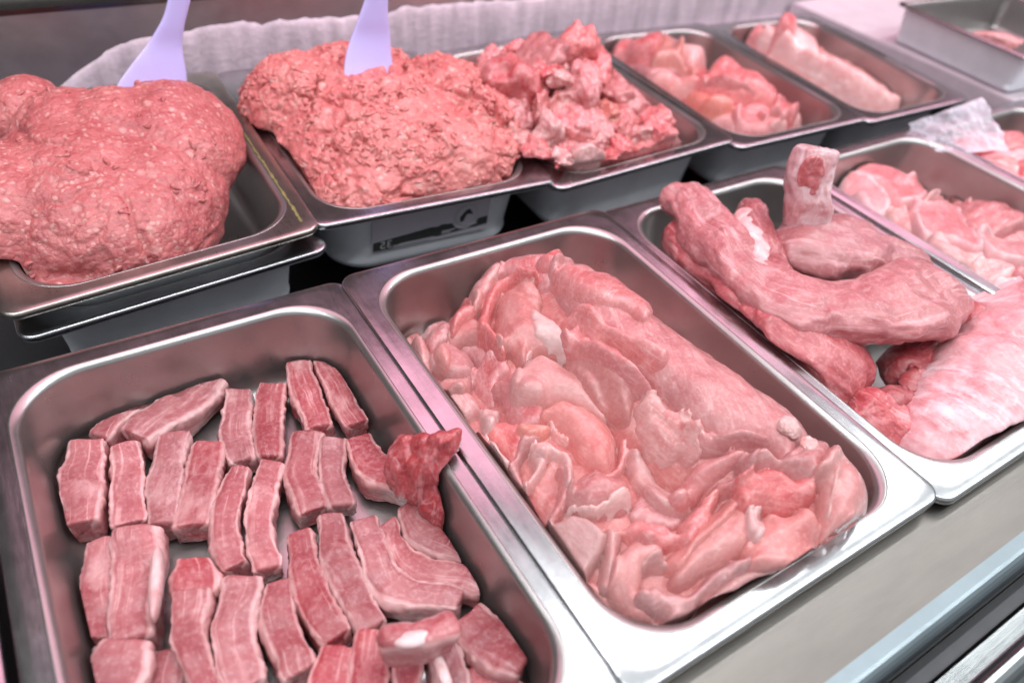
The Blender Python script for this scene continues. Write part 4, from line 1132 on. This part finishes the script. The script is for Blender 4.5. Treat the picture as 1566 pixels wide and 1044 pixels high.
for (u, v, h, r, lab) in ((1206, 655, .016, .0062, 'round white gland on the near end of the largest slab'), (1238, 682, .013, .0048, 'small white knob beside the round white gland')):
    tag(chunk('fat_knob', HP.surf([(u, v)])[0] + np.array([0, 0, .0005]), (r * 1.2, r, r * .7), rot(0, 0, .5), M_FAT, cuts=2, seed=int(u), fine=.0003), lab, 'fat', GP)

# ------------------------------------------------------------------ pork shanks
GS = 'pork shanks in the pan right of the centre'
def shank(st, t_, mat, label, **kw):
    kw.setdefault('p', 2.2); kw.setdefault('rc', .016); kw.setdefault('low', .0032); kw.setdefault('lam', .030); kw.setdefault('K', 64)
    kw.setdefault('fib', .0007); kw.setdefault('zmin', FT - .0024); kw.setdefault('flam', .004); kw.setdefault('warp', (.006, .034)); kw.setdefault('wrk', .0015)
    kw.setdefault('mid', .55); kw.setdefault('wf', .84)
    return tag(slab('pork_shank', st, t_ * .8, mat, **kw), label, 'pork shank', GS)


shank([(1020, 362, 56, .004), (1075, 410, 80, .010), (1150, 468, 92, .014), (1220, 525, 112, .012), (1285, 580, 106, .004), (1335, 622, 70, -.006)], .048, M_SHANK, 'long shank along the left wall with a torn upper end')
shank([(1350, 610, 50, -.004), (1375, 622, 56, -.006), (1385, 640, 46, -.012)], .028, M_SHANK, 'short rounded end at the lower tip of the long left shank', rc=.012)
s2 = shank([(1042, 302, 66, .026), (1085, 358, 82, .026), (1138, 422, 84, .023), (1200, 466, 82, .022), (1270, 481, 88, .024), (1345, 478, 114, .028), (1408, 468, 142, .026), (1452, 456, 126, .018)], .038, M_SHANK, 'longest shank, square cut at its far left end and bending to a broad tip', p=2.6, rc=.009)
s3 = shank([(1140, 312, 54, .016), (1158, 365, 62, .020), (1180, 415, 60, .020), (1205, 455, 44, .018)], .030, M_SHANK, 'knuckle shank with a pale bone joint beside the longest shank')
kb = slab('bone', [(1138, 312, 30, .0175), (1150, 345, 40, .0205), (1166, 390, 32, .0205), (1180, 418, 20, .018)], .012, M_BONE, p=2.2, rc=.010, low=.002, lam=.012); kb.parent = s3
s5 = shank([(1170, 372, 60, .014), (1235, 378, 92, .026), (1310, 392, 96, .022), (1370, 412, 60, .016), (1420, 428, 34, .010)], .044, M_SHANK, 'back shank lying under the upright bone end')
# upright bone end of the back shank: stands up out of the pan
sv = np.array([.84, -.53, .06])
b0, b1, b2, b3 = PX(1246, 404, -.004), PX(1244, 345, .024), PX(1247, 285, .052), PX(1254, 226, .0765) + sv * .0035
o = slab_core('bone_end', [b0, b1, b2, b3], [sv * .0195, sv * .0168, sv * .0158, sv * .0150], [.034, .031, .030, .026], M_BONE2, p=3.6, rc=.005, step=.0009, K=72, low=.0016, lam=.014, fib=.0004, warp=(.0030, .022), wrk=.0008); o.parent = s5
o['label'] = 'upright pale bone end'
bn = np.array([-.53, -.84, .12])
mp = lambda u, v: PN(u, v, b2 + bn * .0004, bn)
o = slab_core('marrow_face', [mp(1240, 306), mp(1240, 270), mp(1250, 240)], [sv * .005, sv * .0100, sv * .007], [.003, .004, .003], M_SHANK, p=2.2, rc=.008, step=.001, K=36, low=.0022, lam=.007, fib=.0002); o.parent = s5
shank([(1335, 560, 60, -.016), (1390, 560, 84, -.010), (1440, 545, 70, -.012)], .034, M_SHANK, 'small meat piece under the broad tip of the longest shank')
shank([(1368, 578, 30, -.010), (1395, 585, 40, -.006), (1425, 590, 26, -.010)], .016, M_SHANK, 'little flap of meat in front of the small piece under the longest shank', rc=.008, low=.002)
s8 = shank([(1300, 602, 46, -.008), (1330, 632, 70, -.004), (1370, 660, 84, -.008), (1405, 690, 60, -.018)], .034, M_SHANK, 'rough red knuckle end at the near left of the shank pan', low=.003, lam=.016)
prims = []
for u_, v_, z_, r_ in ((1436, 694, -.024, .027), (1462, 664, -.020, .034), (1490, 626, -.017, .038), (1522, 585, -.015, .041), (1560, 540, -.015, .042), (1600, 498, -.016, .040), (1640, 455, -.018, .036)):
    prims.append((PX(u_, v_, z_), (r_, r_ * 1.05, r_ * .74), (0, 0, .6)))
V, Q = remeshed('skin', prims, .0014, 14)
N = vnormals(V, Q); V = V + N * (.0026 * fbm(V / .030 + 2, 3) + .0005 * perlin(V / np.array([.004, .012, .008])))[:, None]
V[:, 2] = np.maximum(V[:, 2], FT - .0022)
tag(make_mesh('pork_shank', V, Q, M_SKIN, None, {'fib': V[:, [0, 2, 1]], 'prm': V * 0}), 'biggest shank with smooth whitish skin at the near end', 'pork shank', GS)
shank([(1460, 480, 50, .000), (1510, 492, 60, .004), (1560, 520, 60, .002), (1600, 545, 50, -.004)], .022, M_SHANK, 'flat shank piece between the biggest shank and the cutlet pan')

# ------------------------------------------------------------------ cutlets
GC = 'pork cutlets in the pan right of the shanks'
HC = Heap(.440, .620, .010, .300, .0012, FT + .0004)
for b_ in ((1350, 280, -.022, .05), (1400, 320, -.018, .06), (1450, 360, -.014, .06), (1510, 400, -.012, .06), (1560, 450, -.012, .05), (1340, 320, -.016, .04), (1530, 340, -.018, .05), (1600, 400, -.016, .05), (1620, 480, -.016, .05), (1450, 400, -.012, .03)):
    HC.bump(*b_)
HC.base('pork_cutlet', M_CUTLET, 'lowest cutlet spread under the others in the cutlet pan', 'pork cutlet', GC)
def ct(px, t_, mat, label, **kw):
    return HC.slice('pork_cutlet', px, t_, mat, label, 'pork cutlet', GC, org=(1266, 200), k=3.73, **kw)
ct([(225, 180), (260, 110), (320, 82), (385, 130), (440, 190), (340, 205)], .014, M_BELLY, 'small pale fold at the far corner of the cutlet pan')
ct([(340, 195), (460, 188), (600, 240), (730, 295), (650, 330), (560, 340), (450, 270)], .012, M_TRIM, 'narrow dark pink fold against the far wall of the cutlet pan')
ct([(80, 220), (200, 188), (330, 195), (430, 255), (555, 335), (565, 390), (440, 420), (360, 400), (290, 320)], .011, M_CUTLET, 'large smooth pink cutlet second from the upright bone', r=.006)
ct([(560, 375), (720, 330), (840, 370), (960, 390), (1060, 398), (1140, 430), (1240, 560), (960, 610), (800, 550), (720, 450), (600, 410)], .010, M_TRIM, 'red marbled cutlet along the right wall of the cutlet pan', r=.006, wr=.0012)
ct([(50, 250), (180, 232), (290, 305), (355, 390), (335, 510), (200, 470), (50, 410)], .011, M_CUTLET, 'round smooth pink cutlet right behind the upright bone', r=.005, wr=.0002)
ct([(345, 430), (440, 415), (500, 530), (560, 645), (470, 610), (355, 530)], .010, M_BELLY, 'pale folded cutlet between the round one and the fat rimmed one', r=.006)
ct([(575, 340), (700, 310), (800, 270), (860, 310), (825, 375), (700, 355), (600, 380)], .009, M_FATTY, 'whitish ragged cutlet end near the right wall of the cutlet pan', r=.005, rag=.003)
ct([(840, 560), (960, 600), (1119, 640), (1250, 700), (1260, 790), (1119, 770), (1000, 730), (880, 660)], .010, M_CUTLET, 'long streaked cutlet cut off by the right edge, above the folded tan ones', r=.006)
ct([(485, 400), (560, 395), (720, 450), (800, 560), (905, 650), (840, 700), (700, 650), (560, 610), (495, 510)], .011, M_CUTLET, 'fat rimmed cutlet in the middle of the cutlet pan', r=.005, wr=.0010)
ct([(555, 625), (680, 625), (760, 695), (895, 705), (840, 790), (720, 785), (610, 710)], .012, M_FATTY, 'tan folded cutlet leaning on the left rim of the cutlet pan', r=.006)
ct([(795, 800), (900, 710), (1000, 755), (1085, 820), (960, 880), (850, 880)], .012, M_FATTY, 'second tan folded cutlet, above the white skin flap', r=.006)
ct([(1085, 770), (1150, 740), (1200, 860), (1190, 980), (1110, 960)], .014, M_TRIM, 'dark red piece at the photo edge beside the white skin flap', r=.007)
ct([(905, 895), (1080, 815), (1115, 870), (1075, 1000), (960, 950)], .010, M_BONE, 'smooth white skin flap at the near end of the cutlet pan', r=.004, wr=.0002)

# ------------------------------------------------------------------ pan under the plastic sheet
G5 = 'meat strips in the pan under the plastic sheet'
def strip(st, t_, mat, label, group, **kw):
    kw.setdefault('rc', .010); kw.setdefault('low', .0018); kw.setdefault('warp', (.003, .03)); kw.setdefault('wf', .98); kw.setdefault('p', 2.8); kw.setdefault('taper', .2)
    return piece(st, t_, mat, label, group, 'meat_strip', 'meat strip', **kw)


strip([(1445, 228, 16, -.008), (1500, 222, 26, .000), (1570, 218, 24, .000)], .018, M_TRIM, 'dark pink strip right under the plastic sheet', G5)
strip([(1470, 245, 24, -.014), (1520, 246, 34, -.006), (1580, 240, 34, -.006)], .018, M_CUTLET, 'second pink strip below the plastic sheet', G5)
strip([(1500, 250, 26, -.010), (1530, 258, 34, -.004), (1562, 272, 26, -.008)], .018, M_BELLY, 'round pale lump beside the pink rim of the cutlet pan', G5)
strip([(1540, 262, 30, -.008), (1580, 262, 44, .000), (1640, 270, 40, .000)], .020, M_CUTLET, 'pink strip at the photo edge, nearest the round pale lump', G5)
strip([(1420, 205, 20, -.020), (1440, 215, 30, -.012), (1470, 222, 20, -.014)], .016, M_TRIM, 'red scrap under the left corner of the plastic sheet', G5)
strip([(1460, 205, 60, -.034), (1560, 240, 90, -.030), (1680, 300, 110, -.030), (1800, 380, 110, -.030)], .018, M_TRIM, 'broad strip lying lowest in the pan under the plastic sheet', G5, low=.005)
# thin crumpled film
mt, t, b = new_mat('clear_film')
b.inputs['Base Color'].default_value = (.88, .84, .93, 1); b.inputs['Roughness'].default_value = .22
b.inputs['Transmission Weight'].default_value = .30; b.inputs['IOR'].default_value = 1.15
b.inputs['Specular IOR Level'].default_value = .7
tcn = nd(t, 'ShaderNodeTexCoord')
al = ramp(t, noise(t, tcn.outputs['Object'], 26, 4), [(.3, g(.42)), (.7, g(.80))]); t.links.new(al, b.inputs['Alpha'])
M_FILM = mt
nu, nv = 90, 60
UU, VV = np.meshgrid(np.linspace(0, 1, nu), np.linspace(0, 1, nv), indexing='ij')
cA, cB, cC, cD = PX(1388, 190, .004), PX(1500, 150, .030), PX(1545, 232, .006), PX(1430, 232, -.004)
cE = PX(1640, 175, .02); 
P = (cA[None, None] * ((1 - UU) * (1 - VV))[:, :, None] + cB[None, None] * (UU * (1 - VV))[:, :, None] + cC[None, None] * (UU * VV)[:, :, None] + cD[None, None] * ((1 - UU) * VV)[:, :, None])
flat = P.reshape(-1, 3)
hz = .009 * fbm(np.stack([UU.ravel() * 3.5, VV.ravel() * 2.0, UU.ravel() * 0], 1) + 4, 3) + .004 * np.abs(perlin(np.stack([UU.ravel() * 9 + VV.ravel() * 3, VV.ravel() * 5, UU.ravel() * 0], 1)))
flat = flat + np.array([-.3, -.6, .75]) * hz[:, None]
idx = np.arange(nu * nv).reshape(nu, nv)
qf = np.stack([idx[:-1, :-1], idx[1:, :-1], idx[1:, 1:], idx[:-1, 1:]], 2).reshape(-1, 4).tolist()
tag(make_mesh('plastic_sheet', flat, qf, M_FILM), 'crumpled clear plastic sheet draped over the far rim of the rightmost front pan', 'plastic sheet')

# ------------------------------------------------------------------ chopped chunks
GK = 'chopped pork chunks in the middle back pan'
CH = [  # u, v, size px, height, squash, material, label
    (738, 96, 46, .022, .8, M_TRIM, 'small dark chunk at the far left of the chopped pile'),
    (738, 128, 50, .012, .8, M_TRIM, 'chunk peeping out above the crumbly mince'),
    (790, 118, 84, .038, .9, M_TRIM, 'big shaded chunk on the left shoulder of the chopped pile'),
    (822, 78, 78, .052, .75, M_PINK, 'large rounded chunk at the top of the chopped pile'),
    (782, 78, 40, .040, .9, M_TRIM, 'red edged chunk behind the large rounded one'),
    (834, 104, 46, .046, .8, M_TRIM, 'chunk tucked below the large rounded one'),
    (889, 72, 62, .050, 1.15, M_PINK, 'peaked chunk standing at the top right of the chopped pile'),
    (912, 100, 56, .036, .8, M_TRIM, 'chunk below the peaked one near the pan wall'),
    (860, 116, 40, .044, .8, M_FATTY, 'small white fat chunk in the middle of the chopped pile'),
    (898, 124, 66, .040, .75, M_TRIM, 'wedge shaped red chunk under the peaked one'),
    (862, 146, 54, .030, .7, M_FATTY, 'greyish fat streaked chunk left of the red wedge'),
    (826, 150, 44, .030, .9, M_PINK, 'upright chunk left of the greyish fat streaked one'),
    (800, 160, 56, .022, .9, M_TRIM, 'dark sided chunk above the flat pale slice'),
    (790, 188, 52, .016, .6, M_FATTY, 'flat pale slice leaning on the crumbly mince'),
    (838, 184, 62, .018, .85, M_FATTY, 'white and red chunk in the middle of the pan'),
    (826, 218, 56, .008, .8, M_PINK, 'rounded red chunk near the left wall of the chunk pan'),
    (884, 186, 66, .016, .8, M_TRIM, 'chunk with a white cap at the centre of the chunk pan'),
    (958, 134, 66, .024, .8, M_PINK, 'long pink chunk leaning on the right wall'),
    (930, 160, 46, .024, .6, M_ORANGE, 'orange pink chunk beside the long pink one'),
    (922, 186, 58, .016, .7, M_PINK, 'folded chunk in front of the orange pink one'),
    (962, 182, 62, .012, .7, M_PINK, 'flat chunk near the right wall of the chunk pan'),
    (924, 206, 44, .012, .6, M_FATTY, 'small chunk with a shiny white spot'),
    (856, 236, 50, .004, .9, M_FATTY, 'chunk with a bluish white gristle face near the front'),
    (960, 216, 64, .006, .7, M_TRIM, 'streaked chunk left of the dark peaked one'),
    (1020, 180, 48, .010, .75, M_TRIM, 'bright red chunk at the right end of the pile'),
    (1016, 208, 66, .002, .95, M_TRIM, 'dark peaked chunk at the right end of the front row'),
    (1044, 218, 40, -.006, .7, M_FATTY, 'pale chunk tip in the near right corner of the chunk pan'),
    (902, 246, 66, .000, .85, M_FATTY, 'cream coloured knobbly chunk at the front rim'),
    (848, 262, 46, -.004, .8, M_PINK, 'rounded pink chunk beside the cream coloured knobbly one'),
    (816, 244, 48, -.002, .8, M_PINK, 'pale red chunk in the near left corner of the chunk pan'),
    (952, 246, 54, -.004, .7, M_TRIM, 'red chunk right of the cream coloured knobbly one'),
    (994, 234, 50, -.006, .7, M_PINK, 'low pink chunk at the front rim below the dark peaked one'),
    (990, 200, 44, .006, .7, M_FATTY, 'pale streaked chunk between the flat one and the dark peaked one'),
    (880, 222, 48, .006, .7, M_TRIM, 'small red chunk behind the cream coloured knobbly one'),
]
rng = np.random.default_rng(11)
for i, (u, v, s, h, sq, mt_, lab) in enumerate(CH):
    c = PX(u, v, h); dist = np.linalg.norm(c - CAM); r = s / F_PX * dist / 2 * 1.2
    a_ = rng.uniform(0, 6.28)
    c = c - np.array([0, 0, r * sq * .30])
    o = chunk('pork_chunk', c, (r * rng.uniform(1.0, 1.25), r * rng.uniform(.8, 1.05), r * sq), rot(rng.uniform(-.5, .5), rng.uniform(-.5, .5), a_), mt_,
              cuts=4, low=.40, lam=1.0, seed=i + 1, fine=.0009)
    tag(o, lab, 'pork chunk', GK)
o = chunk('pork_chunk', (.318, .50, -.030), (.085, .120, .042), np.eye(3), M_TRIM, cuts=0, low=.16, lam=.35, seed=91, zmin=FB - .0025)
tag(o, 'broad block of chopped pork lying lowest beneath the heaped chunks', 'pork chunk', GK)

# ------------------------------------------------------------------ trimmings
GT = 'pork trimmings in the back pan right of the chunks'
QB4 = [(.4175, .3515), (.6095, .3475), (.632, .630), (.430, .642)]
QB5 = [(.6060, .3440), (.792, .340), (.826, .620), (.632, .628)]
HT = Heap(.425, .630, .355, .640, .0013, FB - .006 + .0004)
for b_ in ((960, 90, -.026, .05), (1010, 80, -.012, .05), (1050, 95, -.008, .05), (1000, 120, -.020, .05), (1090, 115, -.006, .05), (1130, 140, -.010, .055), (1170, 165, -.018, .05), (1080, 165, -.024, .045), (1130, 190, -.026, .045), (1200, 190, -.030, .04)):
    HT.bump(*b_)
HT.base('meat_strip', M_PINK, 'broad trimming lying lowest in the trimmings pan', 'meat strip', GT)
def tr(px, t_, mat, label, **kw):
    return HT.slice('meat_strip', px, t_, mat, label, 'meat strip', GT, org=(920, 20), k=4.606, **kw)
tr([(155, 330), (290, 285), (390, 330), (520, 360), (610, 415), (480, 440), (310, 430)], .014, M_TRIM, 'dark red strip under the bent one')
tr([(50, 260), (180, 165), (320, 138), (430, 116), (595, 118), (625, 190), (710, 250), (560, 215), (420, 205), (300, 270), (140, 320)], .020, M_TRIM, 'arched strip farthest back in the trimmings pan', r=.010)
tr([(515, 255), (640, 245), (760, 278), (900, 270), (960, 225), (1040, 290), (1015, 390), (860, 360), (700, 340), (560, 300)], .018, M_BELLY, 'pale strip pointing to the right wall of the trimmings pan', r=.009)
tr([(345, 300), (400, 215), (500, 208), (565, 290), (645, 360), (665, 420), (600, 410), (500, 335), (380, 325)], .016, M_ORANGE, 'bent strip crossing the middle of the trimmings', r=.009)
tr([(340, 460), (460, 425), (640, 428), (715, 490), (695, 550), (560, 560), (430, 510)], .018, M_BELLY, 'thick white fat strip beside the left wall of the trimmings pan', r=.010)
tr([(685, 430), (760, 375), (900, 365), (1050, 418), (1180, 495), (1270, 590), (1235, 650), (1100, 605), (960, 625), (800, 585), (690, 500)], .022, M_PINK, 'biggest pink piece along the right side of the trimmings', r=.014)
tr([(720, 440), (860, 420), (1000, 470), (1120, 540), (1090, 570), (940, 520), (800, 490)], .008, M_PINK, 'thin fold on the biggest pink trimming', r=.007)
tr([(690, 690), (830, 650), (940, 640), (985, 720), (945, 840), (830, 780)], .012, M_BELLY, 'flat pale slice in the near left corner of the trimmings pan')
tr([(580, 600), (680, 555), (800, 578), (940, 622), (900, 660), (720, 675)], .014, M_ORANGE, 'small orange strip near the left wall of the trimmings pan', r=.008)
tr([(935, 660), (1080, 618), (1200, 680), (1265, 795), (1100, 850), (955, 840)], .012, M_TRIM, 'bright red slice at the front of the trimmings pan', wr=.001)
tr([(1225, 730), (1330, 708), (1470, 740), (1400, 800), (1280, 800)], .014, M_BELLY, 'pale end piece in the near right corner of the trimmings pan', r=.007)
tr([(1120, 665), (1220, 638), (1290, 585), (1385, 640), (1395, 705), (1330, 695), (1250, 690)], .014, M_TRIM, 'red curl at the near right of the trimmings', r=.007)
GB = 'pork belly strips in the last back pan'
HB = Heap(.625, .825, .350, .625, .0013, FB - .0085 + .0004)
for b_ in [(1175 + 190 * f_, 50 + 112 * f_, -.012 - .040 * f_, .046) for f_ in np.linspace(0, 1, 15)]:
    HB.bump(*b_)
HB.base('meat_strip', M_BELLY, 'lowest belly strip under the others in the last back pan', 'meat strip', GB, bl=16)
def be_(px, t_, mat, label, **kw):
    return HB.slice('meat_strip', px, t_, mat, label, 'meat strip', GB, org=(1090, 10), k=4.745, **kw)
be_([(110, 165), (200, 145), (310, 240), (285, 285), (200, 240), (125, 205)], .012, M_TRIM, 'small red tip at the far end of the belly strips', r=.006)
be_([(285, 265), (325, 190), (400, 255), (620, 380), (900, 575), (1200, 735), (1110, 725), (850, 600), (560, 430)], .014, M_BELLY, 'belly strip nearest the trimmings pan', r=.007, wr=.0003)
be_([(640, 235), (830, 365), (1060, 478), (1300, 605), (1490, 668), (1440, 700), (1280, 655), (1000, 515), (760, 350)], .013, M_BELLY, 'rightmost belly strip beside the bare pan wall', r=.007, wr=.0003)
be_([(315, 185), (400, 145), (465, 220), (610, 320), (900, 495), (1250, 695), (1340, 730), (1190, 735), (900, 575), (620, 385), (400, 260)], .015, M_BELLY, 'second belly strip from the trimmings pan', r=.008, wr=.0003)
be_([(435, 115), (510, 55), (595, 120), (660, 225), (770, 325), (1000, 475), (1300, 630), (1450, 700), (1320, 728), (1150, 655), (850, 485), (600, 325), (455, 225)], .018, M_BELLY, 'thickest belly strip with a raised red tip', r=.010, wr=.0003)
be_([(435, 115), (510, 52), (595, 118), (570, 175), (470, 165)], .010, M_TRIM, 'round red end on the thickest belly strip', r=.007)
tag(chunk('meat_strip', (.998, .436, -.001), (.034, .015, .012), rot(0, 0, -.9), M_PINK, cuts=3, seed=5), 'single pink piece in the deep pan at the far right edge', 'meat strip')

# ------------------------------------------------------------------ nothing pokes through the pan it lies in
def contain(ob, quad, z0, marg=.0185, r=.030, up=.007):
    n = len(ob.data.vertices); V = np.empty(n * 3); ob.data.vertices.foreach_get('co', V); V = V.reshape(-1, 3)
    q = [np.array(x_, float) for x_ in quad]; c = sum(q) / 4
    ex_ = (q[1] + q[2] - q[0] - q[3]) / 2; ey_ = (q[3] + q[2] - q[0] - q[1]) / 2
    w_, l_ = np.linalg.norm(ex_), np.linalg.norm(ey_); ex_, ey_ = ex_ / w_, ey_ / l_
    P = np.stack([(V[:, :2] - c) @ ex_, (V[:, :2] - c) @ ey_], 1)
    dep = np.clip(z0 - V[:, 2], 0, .1)[:, None]
    H = np.array([w_ / 2, l_ / 2])[None, :] - marg - .11 * dep - r
    d_ = np.abs(P) - H; o_ = np.maximum(d_, 0); ln_ = np.linalg.norm(o_, axis=1)
    f = np.where(ln_ > r, r / np.maximum(ln_, 1e-9), 1.0)
    P2 = np.where(d_ > 0, np.sign(P) * (H + o_ * f[:, None]), P)
    wt = 1 - sstep(V[:, 2], z0 - .001 + (up - .007) * .5, z0 + up)
    P = P + (P2 - P) * wt[:, None]
    V[:, :2] = c + P[:, :1] * ex_ + P[:, 1:] * ey_
    ob.data.vertices.foreach_set('co', V.ravel()); ob.data.update()


QB2 = [(.0085, .373), (.212, .3605), (.2225, .643), (.018, .652)]
QB3 = [(.2065, .3520), (.4235, .3615), (.4300, .654), (.2195, .638)]
HOME = {GR: (rect(-.2062, .0035, .0, .313), -.0022), GP: (rect(0, .2205, 0, .3133), 0.), GS: (rect(.2165, .43, -.004, .311), -.0028),
        GC: (rect(.427, .633, 0, .3085), 0.), G5: (rect(.63, .845, 0, .3085), -.0022), GK: (QB3, -.003), GT: (QB4, -.006), GB: (QB5, -.0085)}
for ob in list(COL.objects):
    top_ = ob.parent if ob.parent and ob.parent.type == 'MESH' else ob
    if ob.type != 'MESH': continue
    gname = top_.get('group')
    if gname in HOME: contain(ob, *HOME[gname], up=.014 if gname == GK else .007)
    elif gname == 'mounds of minced pork':
        contain(ob, *((QB1, .0075) if 'smooth' in ob['label'] else (QB2, 0.)))

for ob in list(COL.objects):
    if ob.type == 'MESH' and ob.name.endswith('_tmp'): bpy.data.objects.remove(ob)
